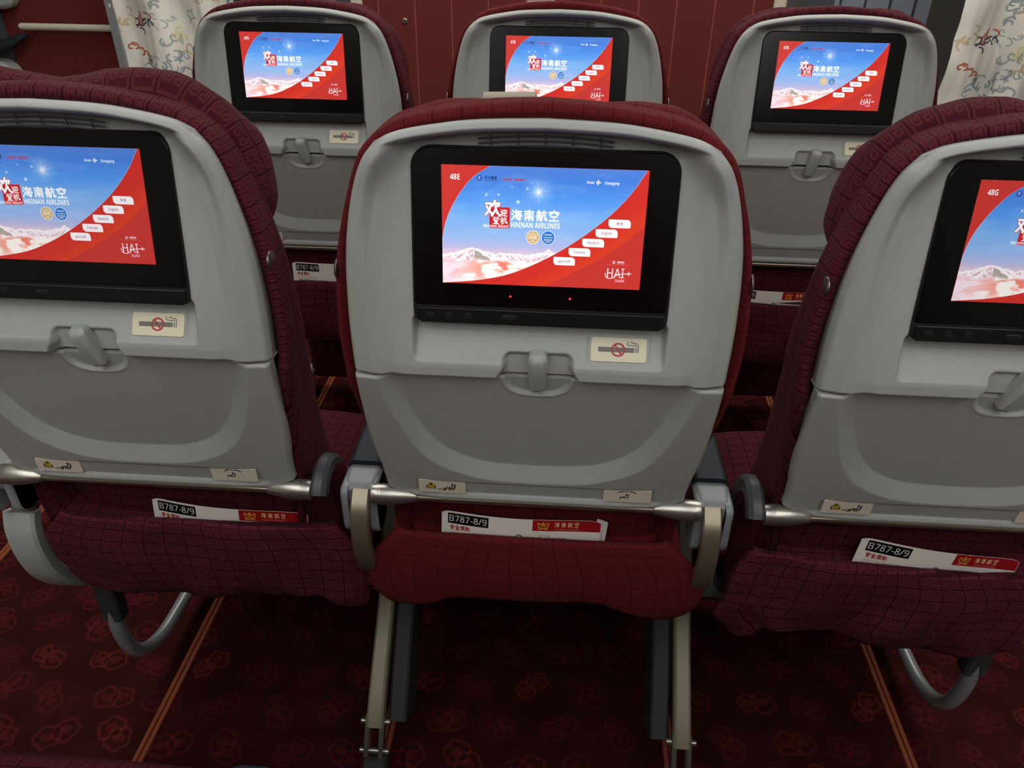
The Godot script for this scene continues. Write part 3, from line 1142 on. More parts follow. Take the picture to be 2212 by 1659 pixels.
func tray_z(x: float, y: float, w: float, bowl: PackedVector2Array) -> float:
	var z := 0.0101 + 0.262 * (y - 0.0368) + 0.004
	var ax := absf(x)
	z -= 0.007 * pow(step(0.09, 0.20, ax), 1.5)
	# the middle is a sunk field with a broad sloping border in the shape of a U
	var p := Vector2(ax, y)
	var best := 1e9
	for k in bowl.size() - 1:
		var ab := bowl[k + 1] - bowl[k]
		var t := clampf((p - bowl[k]).dot(ab) / ab.length_squared(), 0.0, 1.0)
		best = minf(best, (p - bowl[k] - ab * t).length_squared())
	best = sqrt(best)
	var inside := y > 0.0645 and ax < along(made.bowl_y, made.bowl_w, y)
	if inside:
		best = -best
	var wide := lerpf(0.024, 0.019, step(0.07, 0.15, y))
	z -= 0.0115 * (1.0 - clampf((best + 0.001) / wide, 0.0, 1.0))
	# finger recess under the latch with a rounded bead
	var q := Vector2(x / 0.0365, minf(y - 0.2125, 0.0) / 0.0275)
	var rr := pow(pow(absf(q.x), 2.6) + pow(absf(q.y), 2.6), 1.0 / 2.6)
	z -= 0.0042 * (1.0 - step(0.86, 1.0, rr))
	z += 0.0009 * (step(0.95, 1.02, rr) - step(1.02, 1.12, rr))
	# sunk band along the foot that holds the two labels
	var band := box_away(x, y, 0.0, 0.0262, 0.1445, 0.0112, 0.003)
	z -= 0.0016 * (1.0 - step(-0.0016, 0.0006, band))
	# a ledge under the labels
	z += 0.0032 * clampf((0.0152 - y) / 0.0055, 0.0, 1.0) * (1.0 - step(0.145, 0.16, ax))
	# edges roll back
	var top := seam_y(x) - 0.0008 - y
	z -= 0.003 * pow(1.0 - clampf(top / 0.0035, 0.0, 1.0), 2.0)
	z -= 0.004 * pow(1.0 - clampf((w - ax) / 0.004, 0.0, 1.0), 2.0)
	z -= 0.006 * pow(1.0 - clampf((y - 0.0012) / 0.006, 0.0, 1.0), 2.0)
	return z


func tray_shape() -> ArrayMesh:
	var ys := PackedFloat32Array(TRAY_Y)
	var ws := PackedFloat32Array(TRAY_W)
	made.bowl_y = PackedFloat32Array(BOWL_Y)
	made.bowl_w = PackedFloat32Array(BOWL_W)
	var bowl := PackedVector2Array()
	for k in 25:
		var y := 0.0645 + 0.0055 * k / 8.0 if k < 9 else 0.07 + 0.16 * (k - 8) / 16.0
		bowl.append(Vector2(along(made.bowl_y, made.bowl_w, y), y))
	var g := Geo.new()
	var nc := 280
	var nr := 170
	var rows := []
	for r in nr + 1:
		var t := float(r) / nr
		var row := PackedVector3Array()
		for c in nc + 1:
			var s := 2.0 * c / nc - 1.0
			var w := along(ys, ws, 0.2125 * t)
			var x := s * w
			var y0 := 0.0012 + 0.0148 * clampf((absf(x) - 0.14) / 0.043, 0.0, 1.0)
			var y1 := seam_y(x) - 0.0008
			var y := y0 + t * (y1 - y0)
			row.append(Vector3(x, y, tray_z(x, y, w, bowl)))
		rows.append(row)
	g.grid(rows)
	var edge := PackedVector3Array()
	for c in range(nc, -1, -1):
		edge.append(rows[0][c])
	for r in range(1, nr + 1):
		edge.append(rows[r][0])
	for c in range(1, nc + 1):
		edge.append(rows[nr][c])
	for r in range(nr - 1, -1, -1):
		edge.append(rows[r][nc])
	var back := PackedVector3Array()
	for q in edge:
		back.append(q + Vector3(0, 0, -0.014))
	g.grid([back, edge])
	g.tri_fan(back, Vector3(0, 0.12, 0.01), true)
	return g.mesh()


# a padded form: an outline in x and y, carried from a back depth to a front depth; rings = [share of the depth, outset]
func padded(outline: PackedVector2Array, zb: Callable, zf: Callable, rings: Array, rough: float, seed_n: int, sink := 0.0) -> ArrayMesh:
	var m := outline.size()
	var nz := FastNoiseLite.new()
	nz.seed = seed_n
	nz.frequency = 9.0
	nz.fractal_octaves = 3
	var run := PackedFloat32Array([0.0])
	var nrm := PackedVector2Array()
	for k in m:
		var t := (outline[(k + 1) % m] - outline[(k + m - 1) % m]).normalized()
		nrm.append(Vector2(t.y, -t.x))
		run.append(run[k] + outline[k].distance_to(outline[(k + 1) % m]))
	var rows := []
	var uvs := []
	for ring in rings:
		var row := PackedVector3Array()
		var uvr := PackedVector2Array()
		for k in m + 1:
			var i := k % m
			var q := outline[i]
			var out: float = ring[1] + rough * nz.get_noise_3d(q.x, q.y, ring[0] * 0.12) * step(0.0, 0.15, ring[0])
			var z := lerpf(zb.call(q.y), zf.call(q.y), ring[0])
			row.append(Vector3(q.x + nrm[i].x * out, q.y + nrm[i].y * out - sink * maxf(0.0, -0.022 - z) * step(0.42, 0.485, q.y), z))
			uvr.append(Vector2(run[k], -z - ring[1] * 0.5))
		rows.append(row)
		uvs.append(uvr)
	var g := Geo.new()
	g.grid(rows, uvs)
	var mid := Vector3.ZERO
	var cap := PackedVector3Array(rows[-1].slice(0, m))
	for q in cap:
		mid += q / m
	g.tri_fan(cap, mid)
	var cap2 := PackedVector3Array(rows[0].slice(0, m))
	mid = Vector3.ZERO
	for q in cap2:
		mid += q / m
	g.tri_fan(cap2, mid, true)
	return g.mesh()


# mirrored outline from half widths, bottom to top, anticlockwise
func mirrored(half: Array, per := 5) -> PackedVector2Array:
	var right := curve2(half, 1, 1, 0, 0, per)
	var out := PackedVector2Array()
	for q in right:
		out.append(q)
	for k in range(right.size() - 1, -1, -1):
		if right[k].x > 0.0005:
			out.append(Vector2(-right[k].x, right[k].y))
	return out


func cover_back(y: float) -> float:
	return 0.034 if y > 0.2 else (0.0101 + 0.262 * (y - 0.0368) - 0.012 if y > 0.0 else -0.012)


func cover_front(y: float) -> float:
	return along(made.front_y, made.front_z, y)


func cover_shape() -> ArrayMesh:
	made.front_y = PackedFloat32Array([-0.1, -0.05, 0.1, 0.23, 0.334, 0.4, 0.45, 0.49])
	made.front_z = PackedFloat32Array([-0.19, -0.172, -0.098, -0.04, -0.02, -0.016, -0.014, -0.012])
	var o := mirrored([0.0, -0.1, 0.1, -0.1, 0.166, -0.098, 0.179, -0.075, 0.185, 0.0, 0.193, 0.08, 0.202, 0.15, 0.2095, 0.215, 0.2105, 0.265, 0.206, 0.315, 0.198, 0.357, 0.187, 0.395, 0.174, 0.43, 0.161, 0.447, 0.14, 0.461, 0.109, 0.4705, 0.058, 0.4785, 0.0, 0.482])
	return padded(o, cover_back, cover_front, [[0.85, -0.045], [0.5, -0.03], [0.0, -0.006], [0.06, 0.001], [0.2, 0.003], [0.36, 0.0025], [0.42, 0.001], [0.5, 0.002], [0.7, 0.002], [0.85, 0.0], [0.95, -0.006], [1.0, -0.016]], 0.0012, 4)


func headrest_shape() -> ArrayMesh:
	var o := mirrored([0.0, 0.33, 0.1, 0.33, 0.17, 0.333, 0.19, 0.352, 0.1935, 0.38, 0.188, 0.415, 0.172, 0.45, 0.143, 0.476, 0.11, 0.489, 0.075, 0.4905, 0.035, 0.486, 0.0, 0.481])
	return padded(o, func(_y): return 0.004, func(_y): return -0.075, [[0.0, -0.014], [0.1, -0.003], [0.22, 0.002], [0.36, 0.003], [0.5, 0.003], [0.7, 0.0], [0.88, -0.01], [1.0, -0.028]], 0.005, 9, 0.6)


# a hanging literature pocket: two sides from top to bottom, and how far the lower edge waves
func pocket_shape(left: Array, right: Array, wave: Array, bulge: float, loose: float, seed_n: int) -> ArrayMesh:
	var nz := FastNoiseLite.new()
	nz.seed = seed_n
	nz.frequency = 7.0
	var l := curve2(left, 1, 1, 0, 0, 6)
	var r := curve2(right, 1, 1, 0, 0, 6)
	var wx := PackedFloat32Array()
	var wy := PackedFloat32Array()
	for k in range(0, wave.size(), 2):
		wx.append(wave[k])
		wy.append(wave[k + 1])
	var nc := 90
	var nr := l.size() - 1
	var rows := []
	var uvs := []
	for j in range(-3, nr + 7):
		var row := PackedVector3Array()
		var uvr := PackedVector2Array()
		var jj := clampi(j, 0, nr)
		var t := float(jj) / nr
		for c in nc + 1:
			var s := float(c) / nc
			var q := l[jj].lerp(r[jj], s)
			q.y += 0.003
			q.y += along(wx, wy, s) * t * t
			var z := 0.006 + bulge * sin(PI * s) * sin(PI * clampf(t * 0.9 + 0.12, 0, 1)) + loose * (0.008 * nz.get_noise_2d(q.x * 1.3, q.y * 0.8) * (0.25 + t) + 0.004 * sin(s * 17.0 + t * 4.0 + seed_n) * t)
			z -= 0.006 * pow(t, 4.0)
			z -= 0.007 * pow(absf(2.0 * s - 1.0), 14.0)
			if j < 0:      # the hem turns over to the inside
				q.y += 0.002 * (1.0 if j > -3 else -4.0)
				z -= 0.003 * -j
			if j > nr:     # and the foot of the pocket runs back under the seat
				var b := float(j - nr)
				q.y += 0.0035 * sqrt(b) - 0.003 * minf(b, 1.0)
				z -= 0.013 * b
			row.append(Vector3(q.x, q.y, z))
			uvr.append(Vector2(lerpf(l[0].x, r[0].x, s) * 1.06, -q.y + (0.012 * (j - nr) if j > nr else 0.0)))
		rows.append(row)
		uvs.append(uvr)
	var g := Geo.new()
	g.grid(rows, uvs)
	# its inner face, a little behind
	var inner := []
	for row in rows:
		var b := PackedVector3Array()
		for q in row:
			b.append(q + Vector3(0, 0, -0.0035))
		inner.append(b)
	g.grid(inner, uvs)
	return g.mesh()


func lining_shape(x0: float, x1: float) -> ArrayMesh:
	var rows := []
	for r in 13:
		var t := r / 12.0
		var row := PackedVector3Array()
		for c in 41:
			var s := c / 40.0
			row.append(Vector3(lerpf(x0 + 0.012 * t, x1 - 0.012 * t, s), 0.012 - 0.2 * t, -0.026 - 0.03 * t + 0.004 * sin(PI * s) - 0.02 * pow(absf(2 * s - 1), 8.0)))
		rows.append(row)
	var g := Geo.new()
	g.grid(rows)
	return g.mesh()


func cushion_shape() -> ArrayMesh:
	# thigh cushion: rounded slab from the backrest forward
	var prof := PackedVector2Array()
	for q in curve2([-0.13, 0.40, -0.12, 0.452, -0.2, 0.462, -0.32, 0.468, -0.39, 0.466, -0.425, 0.452, -0.435, 0.42, -0.42, 0.385, -0.3, 0.36, -0.16, 0.36], 1, 1, 0, 0, 5):
		prof.append(q)
	var rows := []
	var uvs := []
	for k in 19:
		var s := 2.0 * k / 18.0 - 1.0
		var x := 0.222 * s
		var soft := pow(absf(s), 8.0)
		var row := PackedVector3Array()
		var uvr := PackedVector2Array()
		for q in prof:
			row.append(Vector3(x, lerpf(q.y, 0.405, soft * 0.55) + 0.004 * cos(s * PI), lerpf(q.x, -0.28, soft * 0.1)))
			uvr.append(Vector2(x, q.x))
		rows.append(row)
		uvs.append(uvr)
	var g := Geo.new()
	g.loft(rows, uvs)
	return g.mesh()


# the armrest's length runs along z; its rear end is near z = -0.02
func armrest_shape(pad: bool) -> ArrayMesh:
	var g := Geo.new()
	var rings := []
	var spec := [[-0.43, 0.2], [-0.425, 0.7], [-0.4, 1.0], [-0.25, 1.0], [-0.09, 1.0], [-0.056, 1.0]] if pad else [[-0.425, 0.9], [-0.2, 1.0], [-0.07, 1.0], [-0.04, 0.98], [-0.024, 0.9], [-0.016, 0.72], [-0.013, 0.4]]
	for s in spec:
		var row := PackedVector3Array()
		var hw: float = (0.0225 if pad else 0.0235) * lerpf(0.5, 1.0, s[1])
		var y0: float = ROD + (-0.012 if pad else -0.055 * s[1] + 0.0)
		var y1: float = ROD + (0.0075 if pad else 0.0005) - (1.0 - s[1]) * 0.012
		for q in round_rect(-hw, y0, hw, y1, minf(0.009, (y1 - y0) * 0.45), 4):
			row.append(Vector3(q.x, q.y, s[0]))
		rings.append(row)
	g.loft(rings)
	return g.mesh()


func lobe_shape() -> ArrayMesh:
	# the two cheeks of an armrest hinge, either side of the strap
	var g := Geo.new()
	for s in [-1, 1]:
		var o := round_rect(-0.058, ROD - 0.082, -0.006, ROD - 0.002, [0.022, 0.012, 0.006, 0.018], 6)
		g.plate(o, -0.005, 0.005, 0.0035, Transform3D(Basis(Vector3.UP, -PI / 2) if s < 0 else Basis(Vector3(0, 0, 1), Vector3(0, 1, 0), Vector3(1, 0, 0)), Vector3(s * 0.0185, 0, 0)))
	return g.mesh()


func common_shapes() -> void:
	made.shell = shell_shape()
	made.tray = tray_shape()
	made.cover = cover_shape()
	made.headrest = headrest_shape()
	made.cushion = cushion_shape()
	made.lining = lining_shape(-0.185, 0.185)
	made.lining_d = lining_shape(-0.162, 0.235)
	made.lining_g = lining_shape(-0.225, 0.165)
	var g := Geo.new()
	# monitor housing, in the plane of the screen; origin at the middle of the picture
	var o := PackedVector2Array()
	for q in curve2([0.1175, -0.0985, 0.1235, -0.094, 0.1258, -0.085, 0.1255, -0.02, 0.1247, 0.05], 1, 1, 0, 0, 3):
		o.append(q)
	for k in 7:
		var a := PI / 2 * k / 6
		o.append(Vector2(0.1057 + 0.019 * cos(a), 0.0535 + 0.019 * sin(a)))
	for k in 7:
		var a := PI / 2 + PI / 2 * k / 6
		o.append(Vector2(-0.1057 + 0.019 * cos(a), 0.0535 + 0.019 * sin(a)))
	for q in curve2([-0.1247, 0.05, -0.1255, -0.02, -0.1258, -0.085, -0.1235, -0.094, -0.1175, -0.0985], 1, 1, 0, 0, 3):
		o.append(q)
	g.plate(o, -0.011, -0.0012, 0.001)
	made.bezel = g.mesh()
	# glass over picture and frame, down to the control strip
	g = Geo.new()
	o = round_rect(-0.1243, -0.0795, 0.1243, 0.0715, [0.003, 0.0185, 0.0185, 0.003], 6)
	g.plate(o, -0.004, 0.0, 0.0008)
	made.glass = g.mesh()
	g = Geo.new()
	g.plate(round_rect(-0.1222, -0.0965, 0.1222, -0.0822, [0.006, 0.001, 0.001, 0.006], 4), -0.004, 0.0006, 0.0008)
	made.strip = g.mesh()
	g = Geo.new()
	g.plate(PackedVector2Array([Vector2(-0.0955, -0.0562), Vector2(0.0955, -0.0562), Vector2(0.0955, 0.0562), Vector2(-0.0955, 0.0562)]), -0.001, 0.0005, 0.0)
	made.picture = g.mesh()
	# socket: a rimmed slot
	g = Geo.new()
	g.plate(round_rect(-0.0072, -0.0024, 0.0072, 0.0024, 0.0016, 4), -0.002, 0.0008, 0.0004)
	made.socket = g.mesh()
	g = Geo.new()
	g.plate(round_rect(-0.0058, -0.0013, 0.0058, 0.0013, 0.0006, 3), -0.001, 0.0011, 0.0)
	made.slot = g.mesh()
	g = Geo.new()
	g.plate(round_rect(-0.0011, -0.0011, 0.0011, 0.0011, 0.0011, 4), -0.001, 0.0006, 0.0002)
	made.dot = g.mesh()
	g = Geo.new()
	for s in [[-0.019, 0.0], [0.0, 0.0016], [0.019, 0.0]]:
		g.plate(round_rect(s[0] - 0.004, -0.003, s[0] + 0.004, 0.003, 0.0029, 5), -0.001, 0.0004, 0.0003)
	made.buttons = g.mesh()
	# no-smoking sign
	g = Geo.new()
	g.plate(round_rect(-0.0283, -0.0124, 0.0283, 0.0124, 0.003, 5), -0.003, 0.0006, 0.0003)
	made.sign = g.mesh()
	g = Geo.new()
	g.plate(round_rect(-0.0288, -0.0104, 0.0288, 0.0104, 0.002, 4), -0.002, 0.0004, 0.0002)
	made.label = g.mesh()
	# turn latch: a tapering faceted finger
	g = Geo.new()
	var rings := []
	for s in [[0.0245, 0.006, 0.009], [0.0222, 0.0088, 0.0135], [0.0175, 0.01, 0.0168], [0.0, 0.0096, 0.016], [-0.023, 0.0083, 0.0132], [-0.027, 0.0072, 0.0112], [-0.028, 0.0055, 0.009]]:
		var w: float = s[1]
		var d: float = s[2]
		rings.append(PackedVector3Array([Vector3(-w, s[0], 0), Vector3(-w, s[0], d * 0.72), Vector3(-w * 0.55, s[0], d), Vector3(w * 0.55, s[0], d), Vector3(w, s[0], d * 0.72), Vector3(w, s[0], 0)]))
	for f in 6:
		var strip := []
		for r in rings:
			strip.append(PackedVector3Array([r[f], r[(f + 1) % 6]]))
		g.grid(strip)
	g.tri_fan(rings[0], Vector3(0, 0.0225, 0.005))
	g.tri_fan(rings[-1], Vector3(0, -0.026, 0.004), true)
	made.latch = g.mesh()
	# a corner of the cloth that hangs over the front of a headrest
	g = Geo.new()
	g.strap(smooth_path([Vector3(0, 0.47, -0.018), Vector3(0, 0.4785, -0.022), Vector3(0, 0.4795, -0.034), Vector3(0, 0.47, -0.05)]), 0.05, 0.0016, 0.0003)
	var shifted := Geo.new()
	shifted.v = g.v
	for i in shifted.v.size():
		shifted.v[i] += Vector3(-0.037, shifted.v[i].x * 0.03, 0)
	g.v = shifted.v
	made.tag = g.mesh()
	# grille under the arch
	g = Geo.new()
	for k in 3:
		var path := PackedVector3Array()
		for i in 17:
			var x := lerpf(-0.062, 0.062, i / 16.0)
			path.append(Vector3(x, 0.4545 - k * 0.0042 - x * x * 0.9, 0.0262))
		g.tube(path, 0.0009, 6)
	for k in 5:
		var x := -0.05 + 0.025 * k
		g.tube(PackedVector3Array([Vector3(x, 0.4565 - x * x * 0.9, 0.0258), Vector3(x, 0.444 - x * x * 0.9, 0.0258)]), 0.0008, 6)
	made.grille = g.mesh()
	# tray rod and its two cone-shaped ends
	g = Geo.new()
	g.tube(PackedVector3Array([Vector3(-0.2, -0.003, -0.002), Vector3(0.2, -0.003, -0.002)]), 0.0052, 16)
	made.rod = g.mesh()
	g = Geo.new()
	var cp := PackedVector3Array()
	for x in [0.204, 0.2035, 0.194, 0.1925, 0.192, 0.178, 0.166, 0.157, 0.1565, 0.1475, 0.147]:
		cp.append(Vector3(x, 0, 0))
	g.tube(cp, [0.011, 0.0132, 0.0134, 0.0134, 0.0136, 0.0132, 0.0112, 0.0096, 0.0092, 0.0076, 0.006], 24)
	made.cone = g.mesh()
	# snap fastener on the cover's flank
	g = Geo.new()
	g.tube(PackedVector3Array([Vector3(0, 0, 0), Vector3(0.0022, 0, 0), Vector3(0.0028, 0, 0), Vector3(0.0022, 0, 0), Vector3(0.0026, 0, 0)]), [0.0098, 0.0096, 0.0084, 0.007, 0.003], 20)
	made.snap = g.mesh()
	made.arm = armrest_shape(false)
	made.arm_pad = armrest_shape(true)
	made.lobe = lobe_shape()
	g = Geo.new()
	g.strap(smooth_path([Vector3(0, ROD - 0.006, -0.014), Vector3(0, ROD - 0.03, 0.006), Vector3(0, ROD - 0.075, 0.011), Vector3(0, ROD - 0.125, -0.003), Vector3(0, ROD - 0.18, -0.04), Vector3(0, ROD - 0.24, -0.1), Vector3(0, ROD - 0.29, -0.17)]), 0.0235, 0.014)
	made.strap = g.mesh()
	# rear leg: a tapering bar from the beam back to the floor track
	g = Geo.new()
	g.strap(smooth_path([Vector3(0, 0.36, -0.27), Vector3(0, 0.3, -0.232), Vector3(0, 0.22, -0.172), Vector3(0, 0.155, -0.098), Vector3(0, 0.11, -0.05), Vector3(0, 0.085, -0.03)]), 0.027, 0.03, 0.004)
	made.leg = g.mesh()
	g = Geo.new()
	for s in [-1, 1]:      # forked fitting
		g.strap(PackedVector3Array([Vector3(s * 0.012, 0.1, -0.042), Vector3(s * 0.012, 0.07, -0.018), Vector3(s * 0.0125, 0.045, -0.002)]), 0.008, 0.022, 0.001)
	for y in [[0.09, -0.033], [0.05, -0.006]]:
		g.tube(PackedVector3Array([Vector3(-0.024, y[0], y[1]), Vector3(0.024, y[0], y[1])]), 0.0052, 10)
	made.fork = g.mesh()
	g = Geo.new()
	g.plate(round_rect(-0.02, -0.05, 0.02, 0.05, 0.006, 3), 0.0, 0.036, 0.006, Transform3D(Basis(Vector3.RIGHT, -PI / 2), Vector3(0, 0.001, 0.03)))
	made.shoe = g.mesh()
	g = Geo.new()
	g.strap(smooth_path([Vector3(0, 0.34, -0.30), Vector3(0, 0.24, -0.25), Vector3(0, 0.13, -0.15), Vector3(0, 0.055, -0.085)]), 0.03, 0.1, 0.004)
	made.shroud = g.mesh()
	# luggage bar: down from the seat and forward along the floor
	g = Geo.new()
	g.tube(smooth_path([Vector3(0, 0.36, -0.118), Vector3(0, 0.28, -0.113), Vector3(0, 0.19, -0.108), Vector3(0, 0.118, -0.132), Vector3(0, 0.076, -0.194), Vector3(0, 0.066, -0.29), Vector3(0, 0.066, -0.46)], 8), 0.0125, 16)
	made.luggage_bar = g.mesh()
	g = Geo.new()
	g.strap(PackedVector3Array([Vector3(0, 0.4, -0.12), Vector3(0, 0.23, -0.112)]), 0.034, 0.03, 0.004)
	made.bracket = g.mesh()
	# aisle-side end frame of a triple
	g = Geo.new()
	g.strap(smooth_path([Vector3(0, 0.528, -0.036), Vector3(0, 0.5, -0.026), Vector3(0, 0.455, -0.026), Vector3(0, 0.405, -0.04), Vector3(0, 0.355, -0.075), Vector3(0, 0.33, -0.12), Vector3(0, 0.32, -0.2)]), 0.046, 0.022, 0.004)
	made.end_frame = g.mesh()
	g = Geo.new()
	g.strap(smooth_path([Vector3(0, 0.572, -0.066), Vector3(0, 0.555, -0.052), Vector3(0, 0.524, -0.04)]), 0.026, 0.026, 0.003)
	made.end_band = g.mesh()
	g = Geo.new()
	g.plate(round_rect(-0.2, 0.13, 0.2, 0.41, 0.02, 4), 0.345, 0.372, 0.004, Transform3D(Basis(Vector3.RIGHT, -PI / 2), Vector3.ZERO))
	made.pan = g.mesh()
	# plum panel below the cushion, added to shade the floor under each seat
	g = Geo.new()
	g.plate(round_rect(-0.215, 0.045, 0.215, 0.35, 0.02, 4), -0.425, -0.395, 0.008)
	made.shade_panel = g.mesh()
	g = Geo.new()
	g.tube(PackedVector3Array([Vector3(-SPACING / 2, 0, 0), Vector3(SPACING / 2, 0, 0)]), 0.021, 16)
	made.beam = g.mesh()
	# crooked arm that carries the rod of an outer seat
	g = Geo.new()
	g.strap(smooth_path([Vector3(0, -0.004, 0.004), Vector3(0, 0.008, -0.006), Vector3(0, 0.016, -0.028), Vector3(0, 0.004, -0.052), Vector3(0, -0.03, -0.074), Vector3(0, -0.09, -0.084)]), 0.02, 0.026, 0.005)
	made.crook = g.mesh()


# half outlines measured on the three pockets, from top to bottom
func pocket_for(column: String) -> ArrayMesh:
	if column == "E":
		return pocket_shape([-0.178, -0.066, -0.185, -0.07, -0.219, -0.113, -0.2215, -0.135, -0.219, -0.165, -0.2, -0.187], [0.175, -0.066, 0.182, -0.07, 0.219, -0.111, 0.2255, -0.135, 0.226, -0.165, 0.212, -0.19], [0.0, -0.012, 0.12, -0.012, 0.24, 0.006, 0.5, 0.008, 0.7, 0.012, 0.8, -0.002, 0.9, -0.012, 1.0, -0.006], 0.004, 0.25, 3)
	if column == "D":
		return pocket_shape([-0.148, -0.068, -0.153, -0.073, -0.178, -0.108, -0.172, -0.15, -0.163, -0.19, -0.155, -0.204], [0.226, -0.062, 0.232, -0.068, 0.257, -0.111, 0.255, -0.15, 0.253, -0.185, 0.251, -0.212], [0.0, 0.0, 0.3, -0.004, 0.6, 0.006, 0.84, 0.016, 0.93, 0.002, 1.0, -0.012], 0.01, 1.0, 8)
	return pocket_shape([-0.205, -0.066, -0.212, -0.07, -0.226, -0.102, -0.23, -0.15, -0.236, -0.185, -0.2, -0.236], [0.15, -0.088, 0.156, -0.094, 0.183, -0.13, 0.178, -0.17, 0.17, -0.215, 0.16, -0.23], [0.0, -0.008, 0.05, 0.006, 0.1, 0.032, 0.3, 0.024, 0.6, 0.004, 0.8, -0.006, 1.0, 0.0], 0.01, 1.3, 14)


const LEAN := {"48D": -2.19, "48E": 0.0, "48G": -0.41, "47D": 0.98, "47E": -1.01, "47G": -1.63, "49D": -1.0, "49E": -1.0, "49G": -1.0}


# how far each headrest is pushed up
const HEAD := {"48D": 0.0, "48E": -0.017, "48G": -0.004, "47D": -0.02, "47E": -0.022, "47G": -0.014, "49D": -0.02, "49E": -0.02, "49G": -0.02}


func seats() -> void:
	common_shapes()
	for c in ["D", "E", "G"]:
		made["pocket_" + c] = pocket_for(c)
	var words := {
		"48D": "plum patterned aisle seat whose screen reads 48D, curved grey frame on its aisle side",
		"48E": "middle seat with bright red cover and screen reading 48E, on two straight legs",
		"48G": "plum patterned aisle seat whose screen reads 48G, its pocket sagging at one corner",
		"47D": "plum aisle seat in the row ahead, its screen reading 47D",
		"47E": "red middle seat in the row ahead, its screen reading 47E",
		"47G": "plum aisle seat in the row ahead, its screen reading 47G",
	}
	for s in ["48E", "48D", "48G", "47E", "47D", "47G"]:
		seat(s, words[s])


